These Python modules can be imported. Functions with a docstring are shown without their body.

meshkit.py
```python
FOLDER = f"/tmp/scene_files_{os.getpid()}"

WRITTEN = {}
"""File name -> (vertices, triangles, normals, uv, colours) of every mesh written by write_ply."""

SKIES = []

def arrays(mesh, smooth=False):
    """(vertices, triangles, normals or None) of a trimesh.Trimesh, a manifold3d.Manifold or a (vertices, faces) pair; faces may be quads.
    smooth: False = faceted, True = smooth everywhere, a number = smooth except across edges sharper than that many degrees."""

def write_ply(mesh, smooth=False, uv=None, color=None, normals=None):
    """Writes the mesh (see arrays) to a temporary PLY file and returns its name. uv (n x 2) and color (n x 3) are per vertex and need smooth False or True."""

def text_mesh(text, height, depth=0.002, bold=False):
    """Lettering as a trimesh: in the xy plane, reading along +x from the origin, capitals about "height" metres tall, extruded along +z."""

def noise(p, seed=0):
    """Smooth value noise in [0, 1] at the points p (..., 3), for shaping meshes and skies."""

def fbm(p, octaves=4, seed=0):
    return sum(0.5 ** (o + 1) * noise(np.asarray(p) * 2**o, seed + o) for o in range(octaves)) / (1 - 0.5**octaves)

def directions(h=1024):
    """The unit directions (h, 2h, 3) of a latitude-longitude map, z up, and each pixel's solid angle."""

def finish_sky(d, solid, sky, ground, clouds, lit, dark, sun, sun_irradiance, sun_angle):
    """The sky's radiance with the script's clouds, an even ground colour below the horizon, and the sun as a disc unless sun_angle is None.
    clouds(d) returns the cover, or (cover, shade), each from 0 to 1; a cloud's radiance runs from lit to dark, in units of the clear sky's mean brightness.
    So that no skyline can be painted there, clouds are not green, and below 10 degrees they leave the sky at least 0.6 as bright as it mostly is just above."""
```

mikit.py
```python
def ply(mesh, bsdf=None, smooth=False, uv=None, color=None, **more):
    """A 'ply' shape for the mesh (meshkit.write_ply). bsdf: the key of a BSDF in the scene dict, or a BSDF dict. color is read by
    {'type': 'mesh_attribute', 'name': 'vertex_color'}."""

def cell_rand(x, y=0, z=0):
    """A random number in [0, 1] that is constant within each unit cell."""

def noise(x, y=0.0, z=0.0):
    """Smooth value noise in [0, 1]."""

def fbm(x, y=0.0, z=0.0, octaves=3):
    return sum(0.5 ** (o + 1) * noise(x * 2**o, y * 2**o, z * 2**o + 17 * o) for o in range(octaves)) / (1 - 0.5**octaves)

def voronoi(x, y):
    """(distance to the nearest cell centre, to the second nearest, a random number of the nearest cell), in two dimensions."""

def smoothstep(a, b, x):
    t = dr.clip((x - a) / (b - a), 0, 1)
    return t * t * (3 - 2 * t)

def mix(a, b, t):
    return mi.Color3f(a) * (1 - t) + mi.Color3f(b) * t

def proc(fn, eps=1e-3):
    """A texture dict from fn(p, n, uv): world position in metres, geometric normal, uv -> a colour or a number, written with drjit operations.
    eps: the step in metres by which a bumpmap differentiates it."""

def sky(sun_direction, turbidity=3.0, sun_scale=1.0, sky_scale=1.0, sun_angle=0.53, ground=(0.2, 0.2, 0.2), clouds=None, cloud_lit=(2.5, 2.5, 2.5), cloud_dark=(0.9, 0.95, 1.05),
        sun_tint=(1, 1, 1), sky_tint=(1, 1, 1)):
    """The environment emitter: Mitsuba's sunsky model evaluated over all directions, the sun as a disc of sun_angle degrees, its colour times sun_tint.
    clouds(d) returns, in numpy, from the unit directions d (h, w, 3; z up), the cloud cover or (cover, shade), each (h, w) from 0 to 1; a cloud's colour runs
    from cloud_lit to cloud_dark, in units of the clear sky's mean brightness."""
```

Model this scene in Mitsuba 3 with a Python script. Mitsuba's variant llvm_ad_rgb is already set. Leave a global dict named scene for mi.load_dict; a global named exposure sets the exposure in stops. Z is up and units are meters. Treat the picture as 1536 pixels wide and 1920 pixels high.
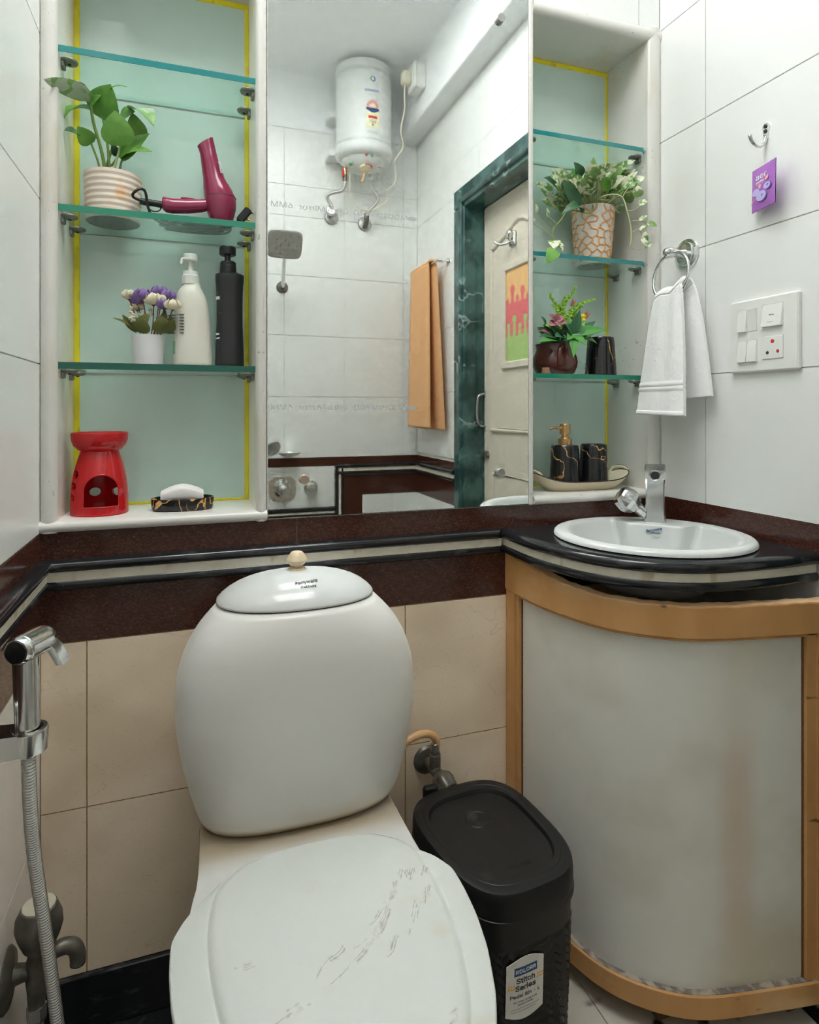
import math, random
import numpy as np
import trimesh, shapely
from shapely.geometry import Polygon, box as sbox, Point
from shapely import affinity
from scipy.interpolate import CubicSpline, PchipInterpolator
import drjit as dr
import mitsuba as mi
import mikit, meshkit
from mikit import noise, fbm, voronoi, smoothstep, mix

random.seed(7)
rng = np.random.default_rng(7)
T = mi.ScalarTransform4f
scene, labels = {}, {}

# ------------------------------------------------------------------ camera, light, exposure
YAW, FOC, HOR = 0.33855, 1156.7, 768.6
CAM = np.array([0.0, -1.26, 1.128])
scene['camera'] = {
    'type': 'perspective', 'fov_axis': 'x', 'fov': math.degrees(2 * math.atan(768 / FOC)),
    'near_clip': 0.02, 'far_clip': 50.0,
    'principal_point_offset_x': 0.0, 'principal_point_offset_y': (960 - HOR) / 1920.0,
    'to_world': T().look_at(origin=CAM.tolist(), target=[math.sin(YAW), -1.26 + math.cos(YAW), 1.128], up=[0, 0, 1]),
}
exposure = 1.31
FILL_CEIL = [4.25, 4.28, 4.22]       # radiance of the added ceiling fill panel
LAMP_TUBE = [1.7, 1.72, 1.71]         # wall tube radiance


def srgb(r, g, b):
    return [(c / 255 / 12.92 if c / 255 <= 0.04045 else ((c / 255 + 0.055) / 1.055) ** 2.4) for c in (r, g, b)]


# ------------------------------------------------------------------ materials
def pr(name, color, rough=0.4, metallic=0.0, two=False, bump=None, **kw):
    if isinstance(color, (list, tuple)):
        color = {'type': 'rgb', 'value': list(map(float, color))}
    elif callable(color):
        color = mikit.proc(color)
    d = {'type': 'principled', 'base_color': color, 'roughness': rough, 'metallic': metallic, **kw}
    if bump:
        d = {'type': 'bumpmap', 'arbitrary': mikit.proc(bump[0], eps=bump[2]), 'scale': bump[1], 'bsdf': d}
    if two:
        d = {'type': 'twosided', 'bsdf': d}
    scene[name] = d
    return name


def speck(p, s):
    return noise(p.x * s, p.y * s, p.z * s)


def c_tile(p, n, uv):
    m = fbm(p.x * 5, p.y * 5, p.z * 5, 3)
    st = smoothstep(0.62, 0.9, fbm(p.x * 9 + 4, p.y * 9, p.z * 3, 3))
    return mix(mix((0.705, 0.722, 0.702), (0.735, 0.748, 0.732), m), (0.67, 0.65, 0.58), st * 0.30)


def c_tile_low(p, n, uv):
    m = fbm(p.x * 14, p.y * 14, p.z * 14, 4)
    crack = smoothstep(0.010, 0.0, dr.abs(fbm(p.x * 9 + 2, p.y * 9, p.z * 11, 4) - 0.5)) * smoothstep(0.35, 0.7, noise(p.x * 11, p.y * 11, p.z * 11))
    dots = smoothstep(0.84, 0.93, speck(p, 330.0))
    grime = smoothstep(0.35, 0.80, fbm(p.x * 6, p.y * 6, p.z * 6 + 3, 3)) * 0.40
    c = mix((0.77, 0.63, 0.47), (0.83, 0.70, 0.55), m)
    c = mix(c, (0.42, 0.31, 0.20), grime)
    return mix(c, (0.30, 0.20, 0.12), dr.clip(crack * 0.22 + dots * 0.20, 0, 0.6))


def c_tile_side(p, n, uv):
    m = fbm(p.x * 8, p.y * 8, p.z * 8, 3)
    return mix((0.62, 0.585, 0.54), (0.68, 0.65, 0.61), m)


def c_brown(p, n, uv):
    a = speck(p, 520.0)
    b = fbm(p.x * 300.0, p.y * 300.0, p.z * 300.0, 2)
    c = mix((0.040, 0.0125, 0.0085), (0.095, 0.032, 0.020), smoothstep(0.3, 0.9, b))
    c = mix(c, (0.012, 0.006, 0.005), smoothstep(0.65, 0.85, a) * 0.6)
    return mix(c, (0.42, 0.30, 0.20), smoothstep(0.90, 0.965, speck(p + 3.0, 330.0)) * 0.6)


def c_black(p, n, uv):
    s = smoothstep(0.93, 0.97, speck(p, 300.0))
    sc = smoothstep(0.60, 0.85, fbm(p.x * 30, p.y * 30, p.z * 60, 3))
    return mix((0.010, 0.011, 0.013), (0.10, 0.105, 0.11), dr.clip(s * 0.8 + sc * 0.35, 0, 1))


def c_cream(p, n, uv):
    m = fbm(p.x * 22, p.y * 22, p.z * 22, 4)
    st = smoothstep(0.58, 0.75, fbm(p.x * 40 + 7, p.y * 40, p.z * 15, 3))
    return mix(mix((0.60, 0.55, 0.45), (0.74, 0.70, 0.60), m), (0.33, 0.22, 0.11), st * 0.5)


def c_marble(p, n, uv):
    m = fbm(p.x * 6, p.y * 6, p.z * 6, 4)
    st = smoothstep(0.55, 0.8, fbm(p.x * 13 + 5, p.y * 13, p.z * 5 + 2, 4))
    sp = smoothstep(0.90, 0.95, speck(p, 120.0)) * smoothstep(0.5, 0.7, noise(p.x * 8, p.y * 8, p.z * 8))
    c = mix((0.585, 0.57, 0.53), (0.655, 0.645, 0.615), m)
    c = mix(c, (0.50, 0.45, 0.33), st * 0.45)
    return mix(c, (0.10, 0.10, 0.08), sp * 0.5)


def c_niche(p, n, uv):
    m = fbm(p.x * 5, p.y * 5, p.z * 4, 3)
    return mix((0.525, 0.675, 0.61), (0.575, 0.70, 0.65), m)


def c_yellow(p, n, uv):
    m = fbm(p.x * 60, p.y * 60, p.z * 25, 3)
    return mix((0.74, 0.63, 0.015), (0.45, 0.30, 0.03), smoothstep(0.55, 0.9, m))


def c_greenmarble(p, n, uv):
    v = dr.abs(fbm(p.x * 7 + 1, p.y * 7, p.z * 7, 4) - 0.5)
    cl = fbm(p.x * 18, p.y * 18, p.z * 14, 4)
    c = mix((0.012, 0.045, 0.042), (0.055, 0.13, 0.12), smoothstep(0.35, 0.7, cl))
    return mix(c, (0.28, 0.38, 0.36), smoothstep(0.025, 0.0, v) * smoothstep(0.45, 0.7, noise(p.x * 9, p.y * 9, p.z * 9 + 5)) * 0.9)


def c_wood(p, n, uv):
    g = fbm(p.x * 30, p.y * 30, p.z * 7, 4)
    st = smoothstep(0.55, 0.8, fbm(p.x * 9 + 3, p.y * 9, p.z * 11, 4))
    c = mix((0.40, 0.185, 0.058), (0.54, 0.295, 0.115), g)
    c = mix(c, (0.58, 0.40, 0.22), st * 0.65)
    return mix(c, (0.06, 0.03, 0.015), smoothstep(0.80, 0.9, fbm(p.x * 25, p.y * 25, p.z * 40 + 9, 3)) * 0.8)


def c_wood_pale(p, n, uv):
    g = fbm(p.x * 30, p.y * 30, p.z * 9, 4)
    return mix((0.62, 0.38, 0.20), (0.74, 0.52, 0.33), g)


def c_wood_grey(p, n, uv):
    g = fbm(p.x * 90, p.y * 60, p.z * 60, 3)
    return mix((0.12, 0.10, 0.085), (0.30, 0.25, 0.20), smoothstep(0.3, 0.7, g))


def c_panel(p, n, uv):
    m = fbm(p.x * 4, p.y * 4, p.z * 3, 3)
    st = smoothstep(0.5, 0.8, fbm(p.x * 7 + 2, p.y * 7, p.z * 6 + 5, 4))
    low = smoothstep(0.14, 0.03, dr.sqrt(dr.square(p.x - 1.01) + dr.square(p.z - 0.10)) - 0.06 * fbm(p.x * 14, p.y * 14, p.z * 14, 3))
    c = mix((0.635, 0.625, 0.565), (0.69, 0.685, 0.635), m)
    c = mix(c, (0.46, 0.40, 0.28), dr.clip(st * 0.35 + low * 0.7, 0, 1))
    band = smoothstep(0.050, 0.005, dr.abs(p.x - 0.935 + 0.004 * noise(p.z * 9))) * smoothstep(0.10, 0.22, p.z)  # cream and pink streak: show-through of cabinet contents painted into the panel colour
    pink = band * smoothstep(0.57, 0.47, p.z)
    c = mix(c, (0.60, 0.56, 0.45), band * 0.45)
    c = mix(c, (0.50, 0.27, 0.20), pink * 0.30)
    sc = smoothstep(0.955, 0.985, noise(p.x * 130, p.y * 130, p.z * 26))
    return mix(c, (0.62, 0.58, 0.46), sc * 0.6)


def c_ceramic(p, n, uv):
    s = smoothstep(0.62, 0.85, fbm(p.x * 10, p.y * 10, p.z * 10, 3))
    return mix((0.555, 0.575, 0.565), (0.55, 0.54, 0.50), s * 0.5)


def c_cistern(p, n, uv):
    w = fbm(p.x * 9, p.y * 9, p.z * 9, 4)
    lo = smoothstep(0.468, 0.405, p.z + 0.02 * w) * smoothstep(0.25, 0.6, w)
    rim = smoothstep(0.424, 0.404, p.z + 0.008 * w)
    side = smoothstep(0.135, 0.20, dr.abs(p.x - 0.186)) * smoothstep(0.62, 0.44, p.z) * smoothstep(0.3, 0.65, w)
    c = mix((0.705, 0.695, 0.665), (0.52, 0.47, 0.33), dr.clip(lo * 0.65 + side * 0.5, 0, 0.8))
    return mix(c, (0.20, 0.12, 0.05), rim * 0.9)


def c_deck(p, n, uv):
    w = fbm(p.x * 9, p.y * 9, p.z * 9, 4)
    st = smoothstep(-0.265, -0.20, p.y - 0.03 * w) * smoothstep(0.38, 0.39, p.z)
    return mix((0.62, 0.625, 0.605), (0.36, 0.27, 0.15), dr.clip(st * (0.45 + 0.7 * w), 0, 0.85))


LID_STROKES = [((.3164, -.3779), (.3047, -.4005)), ((.3018, -.3777), (.2912, -.3981)), ((.3091, -.3778), (.3014, -.3946)), ((.3320, -.3809), (.3231, -.3950)),
               ((.2787, -.3984), (.2675, -.4171), (.2465, -.4356), (.2262, -.4608)), ((.2672, -.4126), (.2484, -.4405), (.2296, -.4601)),
               ((.2532, -.4463), (.2357, -.4719), (.2110, -.4928), (.1860, -.5084), (.1582, -.5294)), ((.2559, -.4431), (.2269, -.4802), (.2007, -.4856)),
               ((.1840, -.4797), (.1630, -.4935), (.1452, -.5105)), ((.3005, -.4462), (.2881, -.4708), (.2736, -.4929)), ((.3216, -.4227), (.3096, -.4494)),
               ((.2582, -.4912), (.2444, -.5046), (.2334, -.5148)), ((.1233, -.5399), (.1090, -.5465), (.0925, -.5533)), ((.1206, -.5404), (.1031, -.5514)),
               ((.0700, -.4658), (.0478, -.4680)), ((.2844, -.6110), (.2721, -.6165)), ((.2050, -.600), (.1700, -.640), (.150, -.655)), ((.1150, -.600), (.080, -.625))]


_r = random.Random(4)
for _st in list(LID_STROKES):        # fainter hairlines beside the main strokes
    for _k in range(2):
        _o = _r.choice((-1, 1)) * (.0025 + .0035 * _r.random()); _f = _r.uniform(-.004, .004)
        (_ax, _ay), (_bx, _by) = _st[0], _st[-1]
        _l = math.hypot(_bx - _ax, _by - _ay); _u, _w = (_bx - _ax) / _l, (_by - _ay) / _l
        _q = [(x - _w * _o + _u * _f, y + _u * _o + _w * _f) for x, y in _st]
        LID_STROKES.append(tuple(_q[:max(2, len(_q) - 1)]) if len(_q) > 2 else tuple((_q[0], ((_q[0][0] + _q[1][0]) / 2, (_q[0][1] + _q[1][1]) / 2))))


def c_lid(p, n, uv):
    # grey vein print of the marbled seat lid: ragged thin strokes
    wx = p.x + 0.0080 * (noise(p.x * 45, p.y * 45, 1.0) - 0.5)
    wy = p.y + 0.0080 * (noise(p.x * 45, p.y * 45, 7.0) - 0.5)
    d = mi.Float(1.0)
    for st in LID_STROKES:
        for (ax, ay), (bx_, by_) in zip(st[:-1], st[1:]):
            ex, ey = bx_ - ax, by_ - ay
            t = dr.clip(((wx - ax) * ex + (wy - ay) * ey) / (ex * ex + ey * ey), 0, 1)
            d = dr.minimum(d, dr.sqrt(dr.square(wx - ax - t * ex) + dr.square(wy - ay - t * ey)))
    v = smoothstep(0.00130, 0.00015, d + 0.0005 * noise(p.x * 260, p.y * 260, 3.0)) * smoothstep(0.15, 0.42, noise(p.x * 90, p.y * 90, 11.0))
    halo = smoothstep(0.005, 0.0, d) * smoothstep(0.45, 0.75, noise(p.x * 300, p.y * 180, 5.0)) * 0.20
    st = smoothstep(0.62, 0.85, fbm(p.x * 16, p.y * 16, 2.0, 4)) * 0.45
    c = mix((0.545, 0.570, 0.545), (0.50, 0.46, 0.35), st)
    return mix(c, (0.27, 0.235, 0.21), dr.clip(v * 0.65 + halo, 0, 0.75))


def c_bin_top(p, n, uv):
    s = smoothstep(0.60, 0.85, fbm(p.x * 20, p.y * 20, p.z * 9, 4))
    return mix((0.0085, 0.0088, 0.0088), (0.035, 0.033, 0.03), s * 0.6)


def c_floor_white(p, n, uv):
    v = smoothstep(0.54, 0.64, fbm(p.x * 13 + 9, p.y * 13 + 4, 0.0, 4))
    g = smoothstep(0.4, 0.7, fbm(p.x * 5, p.y * 5, 4.0, 3))
    return mix(mix((0.50, 0.47, 0.41), (0.36, 0.31, 0.24), g * 0.7), (0.02, 0.022, 0.018), v)


def c_pot_ribbed(p, n, uv):
    st = smoothstep(0.54, 0.78, fbm(p.x * 38, p.y * 38, p.z * 42, 4))
    return mix((0.62, 0.535, 0.455), (0.64, 0.34, 0.14), st * 0.75)


def gold_on_black(scale, seed):
    def fn(p, n, uv):
        wx = 0.012 * (fbm(p.x * 60, p.y * 60, p.z * 60 + seed, 3) - 0.5)
        v = mi.Float(0)
        for k in range(2):
            f = fbm(p.x * scale + seed + 5 * k, p.y * scale, p.z * scale * 0.55 + seed - 3 * k + wx * 40, 2)
            wid = 0.006 + 0.016 * noise(p.x * 70, p.y * 70, p.z * 70 + k)
            v = dr.maximum(v, smoothstep(wid, wid * 0.4, dr.abs(f - 0.5)) * smoothstep(0.42, 0.56, noise(p.x * 26 + seed * k, p.y * 26, p.z * 22 + 3 * k)))
        gold = mix((0.50, 0.20, 0.05), (0.80, 0.50, 0.16), noise(p.x * 120, p.y * 120, p.z * 120))
        return mix((0.006, 0.006, 0.008), gold, v)
    return fn


def c_pothos(p, n, uv):
    m = fbm(p.x * 45, p.y * 45, p.z * 45, 3)
    return mix((0.055, 0.21, 0.030), (0.20, 0.40, 0.075), m)


def c_varieg(p, n, uv):
    m = 0.6 * noise(p.x * 60, p.y * 60, p.z * 60) + 0.4 * noise(p.x * 170, p.y * 170, p.z * 170)
    g = mix((0.10, 0.22, 0.055), (0.24, 0.40, 0.13), noise(p.x * 40, p.y * 40, p.z * 40))
    return mix(g, (0.62, 0.64, 0.46), smoothstep(0.44, 0.54, m))


def c_old_metal(p, n, uv):
    m = fbm(p.x * 60, p.y * 60, p.z * 60, 4)
    return mix((0.055, 0.050, 0.038), (0.20, 0.19, 0.16), m)


def b_terry(p, n, uv):
    return fbm(p.x * 420, p.y * 420, p.z * 420, 2)


pr('m_tile', c_tile, 0.28, specular=0.45)
pr('m_tile_low', c_tile_low, 0.42, specular=0.4)
pr('m_tile_side', c_tile_side, 0.25, specular=0.5)
pr('m_grout', (0.52, 0.52, 0.49), 0.9, specular=0.1)
pr('m_grout_brown', (0.36, 0.25, 0.13), 0.9, specular=0.1)
pr('m_paint', (0.775, 0.79, 0.795), 0.8, specular=0.2)
pr('m_brown', c_brown, 0.16, specular=0.5)
pr('m_black', c_black, 0.13, specular=0.5)
pr('m_cream', c_cream, 0.35)
pr('m_marble', c_marble, 0.22, specular=0.5)
pr('m_niche', c_niche, 0.06, specular=0.6)
pr('m_yellow', c_yellow, 0.45)
pr('m_greenmarble', c_greenmarble, 0.12, specular=0.55)
pr('m_wood', c_wood, 0.5)
pr('m_wood_pale', c_wood_pale, 0.6)
pr('m_wood_grey', c_wood_grey, 0.8)
pr('m_wood_dark', (0.11, 0.055, 0.025), 0.6)
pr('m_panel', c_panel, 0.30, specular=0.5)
pr('m_ceramic', c_ceramic, 0.15, specular=0.4)
pr('m_cistern', c_cistern, 0.24, specular=0.35)
pr('m_deck', c_deck, 0.14, specular=0.5)
pr('m_lid', c_lid, 0.22, specular=0.5)
pr('m_seam', (0.10, 0.065, 0.03), 0.8)
pr('m_knob_cream', (0.62, 0.50, 0.34), 0.35)
pr('m_binblack', (0.0065, 0.0068, 0.0066), 0.40, specular=0.4)
pr('m_bintop', c_bin_top, 0.42, specular=0.3)
pr('m_floor_white', c_floor_white, 0.25)
pr('m_black_plastic', (0.010, 0.010, 0.012), 0.32)
pr('m_black_gloss', (0.008, 0.008, 0.010), 0.12)
pr('m_white_plastic', (0.76, 0.77, 0.75), 0.3)
pr('m_heater', (0.645, 0.66, 0.645), 0.42, specular=0.4)
pr('m_white_switch', (0.72, 0.73, 0.70), 0.25)
pr('m_white_bottle', (0.70, 0.68, 0.60), 0.28)
pr('m_white_pump', (0.74, 0.735, 0.70), 0.3)
pr('m_white_pot', (0.74, 0.73, 0.76), 0.35)
pr('m_dark_bottle', (0.013, 0.014, 0.016), 0.30)
pr('m_red', (0.48, 0.006, 0.010), 0.10, clearcoat=0.6, clearcoat_gloss=0.95)
pr('m_red_in', (0.10, 0.004, 0.005), 0.35)
pr('m_maroon', (0.235, 0.014, 0.060), 0.14, clearcoat=0.7, clearcoat_gloss=0.95)
pr('m_brown_glaze', (0.085, 0.020, 0.012), 0.08, clearcoat=0.8, clearcoat_gloss=0.95)
pr('m_gold_a', gold_on_black(24, 3.0), 0.08, clearcoat=0.5, clearcoat_gloss=0.95)
pr('m_gold_metal', (0.72, 0.47, 0.22), 0.28, metallic=1.0)
pr('m_tray', (0.68, 0.61, 0.45), 0.2)
pr('m_tray_rim', (0.035, 0.025, 0.015), 0.3)
pr('m_soap', (0.76, 0.74, 0.74), 0.45)
pr('m_pot_ribbed', c_pot_ribbed, 0.6)
pr('m_pot_stone', (0.58, 0.55, 0.51), 0.7)
pr('m_pot_orange', (0.62, 0.33, 0.14), 0.7)
pr('m_soil', (0.05, 0.035, 0.02), 0.95)
pr('m_pothos', c_pothos, 0.35, two=True)
pr('m_pothos_pale', lambda p, n, uv: mix((0.42, 0.50, 0.36), (0.20, 0.36, 0.12), smoothstep(0.5, 0.62, noise(p.x * 30, p.y * 80, p.z * 60))), 0.35, two=True)
pr('m_stem', (0.17, 0.26, 0.055), 0.45)
pr('m_stem_pale', (0.36, 0.42, 0.20), 0.45)
pr('m_varieg', c_varieg, 0.4, two=True)
pr('m_leaf_dark', (0.035, 0.105, 0.045), 0.4, two=True)
pr('m_leaf_olive', (0.095, 0.105, 0.022), 0.45, two=True)
pr('m_leaf_agave', (0.075, 0.27, 0.050), 0.4, two=True)
pr('m_leaf_agave_dark', (0.035, 0.13, 0.055), 0.4, two=True)
pr('m_leaf_pink', (0.33, 0.13, 0.15), 0.5, two=True)
pr('m_leaf_lime', (0.27, 0.50, 0.045), 0.5, two=True)
pr('m_leaf_rust', (0.38, 0.13, 0.05), 0.5, two=True)
pr('m_petal_purple', (0.22, 0.13, 0.36), 0.5, two=True)
pr('m_petal_cream', (0.72, 0.66, 0.48), 0.5, two=True)
pr('m_petal_yellow', (0.68, 0.50, 0.02), 0.5, two=True)
pr('m_calyx', (0.20, 0.055, 0.03), 0.6)
scene['m_chrome'] = {'type': 'roughconductor', 'material': 'none', 'specular_reflectance': {'type': 'rgb', 'value': [0.72, 0.73, 0.72]}, 'alpha': 0.03, 'distribution': 'ggx'}
scene['m_steel'] = {'type': 'roughconductor', 'material': 'none', 'specular_reflectance': {'type': 'rgb', 'value': [0.66, 0.66, 0.64]}, 'alpha': 0.16, 'distribution': 'ggx'}
pr('m_pewter', (0.42, 0.42, 0.40), 0.35, metallic=0.9)
pr('m_copper', (0.70, 0.55, 0.45), 0.25, metallic=1.0)
pr('m_old_metal', c_old_metal, 0.42, metallic=0.55)
pr('m_old_cap', (0.42, 0.40, 0.31), 0.45)
pr('m_bracket', (0.23, 0.235, 0.21), 0.4, metallic=0.6)
pr('m_hose_orange', (0.62, 0.36, 0.17), 0.35)
pr('m_towel', (0.83, 0.84, 0.835), 0.95, two=True, bump=(b_terry, 0.0014, 0.0006), sheen=0.5)
pr('m_towel_flat', (0.82, 0.83, 0.825), 0.9, two=True)
pr('m_towel_orange', (0.66, 0.36, 0.17), 0.95, two=True, bump=(b_terry, 0.0012, 0.0006), sheen=0.5)
pr('m_sachet', (0.36, 0.13, 0.47), 0.35)
pr('m_lilac', (0.46, 0.40, 0.70), 0.5)
pr('m_indigo', (0.11, 0.09, 0.33), 0.5)
pr('m_pinkprint', (0.78, 0.42, 0.45), 0.5)
pr('m_print_white', (0.80, 0.80, 0.80), 0.6)
pr('m_print_black', (0.02, 0.02, 0.025), 0.6)
pr('m_print_grey', (0.20, 0.21, 0.21), 0.6)
pr('m_print_blue', (0.02, 0.07, 0.19), 0.6)
pr('m_print_green', (0.10, 0.35, 0.17), 0.6)
pr('m_print_violet', (0.13, 0.12, 0.40), 0.6)
pr('m_print_red', (0.55, 0.06, 0.06), 0.6)
pr('m_print_pink', (0.66, 0.30, 0.30), 0.6)
pr('m_print_cream', (0.76, 0.70, 0.46), 0.6)
pr('m_print_orange', (0.72, 0.40, 0.10), 0.6)
pr('m_print_mirror', (0.40, 0.43, 0.42), 0.7)
pr('m_label', (0.70, 0.68, 0.64), 0.45)
pr('m_grey_ring', (0.50, 0.52, 0.51), 0.35)
pr('m_cord_cream', (0.66, 0.62, 0.50), 0.5)
pr('m_cord_black', (0.012, 0.013, 0.013), 0.4)
pr('m_door', (0.60, 0.55, 0.46), 0.4)
pr('m_glass_orange', (0.72, 0.42, 0.16), 0.2)
pr('m_glass_red', (0.66, 0.12, 0.13), 0.2)
pr('m_glass_green', (0.33, 0.48, 0.15), 0.2)
pr('m_socket_red', (0.50, 0.03, 0.03), 0.5)
pr('m_aerator', (0.02, 0.02, 0.02), 0.5)
pr('m_cork', (0.30, 0.17, 0.09), 0.8)
pr('m_purple', (0.22, 0.12, 0.38), 0.4)
pr('m_edge_teal', (0.020, 0.20, 0.20), 0.10, specular=0.6)
pr('m_edge_green', (0.015, 0.205, 0.125), 0.10, specular=0.6)
pr('m_edge_dark', (0.004, 0.085, 0.060), 0.10, specular=0.6)
scene['m_pane'] = {'type': 'thindielectric', 'int_ior': 1.20, 'specular_transmittance': {'type': 'rgb', 'value': [0.875, 0.96, 0.93]}}
scene['m_mirror'] = {'type': 'conductor', 'material': 'none', 'specular_reflectance': {'type': 'rgb', 'value': [0.905, 0.935, 0.92]}}
pr('m_lampbody', (0.75, 0.75, 0.75), 0.5)


# ------------------------------------------------------------------ mesh helpers
def cat(*ms):
    return trimesh.util.concatenate([m for m in ms])


def tm(v, f):
    return trimesh.Trimesh(np.asarray(v, float), np.asarray(f, int), process=False)


def bx(x0, x1, y0, y1, z0, z1, b=0.001):
    x0, x1 = min(x0, x1), max(x0, x1); y0, y1 = min(y0, y1), max(y0, y1); z0, z1 = min(z0, z1), max(z0, z1)
    b = min(b, 0.45 * min(x1 - x0, y1 - y0, z1 - z0))
    if b <= 0:
        m = trimesh.creation.box(extents=[x1 - x0, y1 - y0, z1 - z0]); m.apply_translation([(x0 + x1) / 2, (y0 + y1) / 2, (z0 + z1) / 2]); return m
    c = np.array([[(x0 + x1) / 2, (y0 + y1) / 2, (z0 + z1) / 2]]); h = np.array([x1 - x0, y1 - y0, z1 - z0]) / 2
    pts = []
    for s in np.ndindex(2, 2, 2):
        s = np.array(s) * 2 - 1
        for k in range(3):
            q = h - b; q[k] = h[k]; pts.append(s * q)
    return trimesh.convex.convex_hull(np.array(pts) + c)


def loft(rings, cap0=True, cap1=True):
    R = np.asarray(rings, float); m, n, _ = R.shape
    v = R.reshape(-1, 3); f = []
    i, j = np.meshgrid(np.arange(m - 1), np.arange(n), indexing='ij')
    a = i * n + j; b = i * n + (j + 1) % n; c = (i + 1) * n + (j + 1) % n; d = (i + 1) * n + j
    q = np.stack([a, b, c, d], -1).reshape(-1, 4)
    f = np.vstack([q[:, [0, 1, 2]], q[:, [0, 2, 3]]])
    vs = [v]; fs = [f]; k = len(v)
    if cap0:
        vs.append(R[0].mean(0)[None]); t = np.arange(n); fs.append(np.stack([np.full(n, k), (t + 1) % n, t], -1)); k += 1
    if cap1:
        vs.append(R[-1].mean(0)[None]); t = np.arange(n); o = (m - 1) * n; fs.append(np.stack([np.full(n, k), o + t, o + (t + 1) % n], -1)); k += 1
    mesh = tm(np.vstack(vs), np.vstack(fs))
    if mesh.volume < 0:
        mesh.invert()
    return mesh


def frame(axis):
    a = np.asarray(axis, float); a = a / np.linalg.norm(a)
    h = np.array([0, 0, 1.0]) if abs(a[2]) < 0.9 else np.array([1.0, 0, 0])
    u = np.cross(h, a); u /= np.linalg.norm(u); w = np.cross(a, u)
    return u, w, a


def lathe(prof, c=(0, 0, 0), n=40, axis=(0, 0, 1), sx=1.0, sy=1.0, cap=True):
    u, w, a = frame(axis)
    if abs(a[2]) > 0.9999:
        u, w = np.array([1.0, 0, 0]), np.array([0, 1.0, 0]) * np.sign(a[2])
    t = np.arange(n) * 2 * np.pi / n
    rings = []
    for r, z in prof:
        r = max(r, 1e-5)
        rings.append(np.asarray(c) + np.outer(np.cos(t) * r * sx, u) + np.outer(np.sin(t) * r * sy, w) + z * a)
    return loft(rings, cap, cap)


def smoothpath(pts, n=40):
    p = np.asarray(pts, float)
    d = np.r_[0, np.cumsum(np.linalg.norm(np.diff(p, axis=0), axis=1))]
    return CubicSpline(d, p)(np.linspace(0, d[-1], n))


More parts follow.
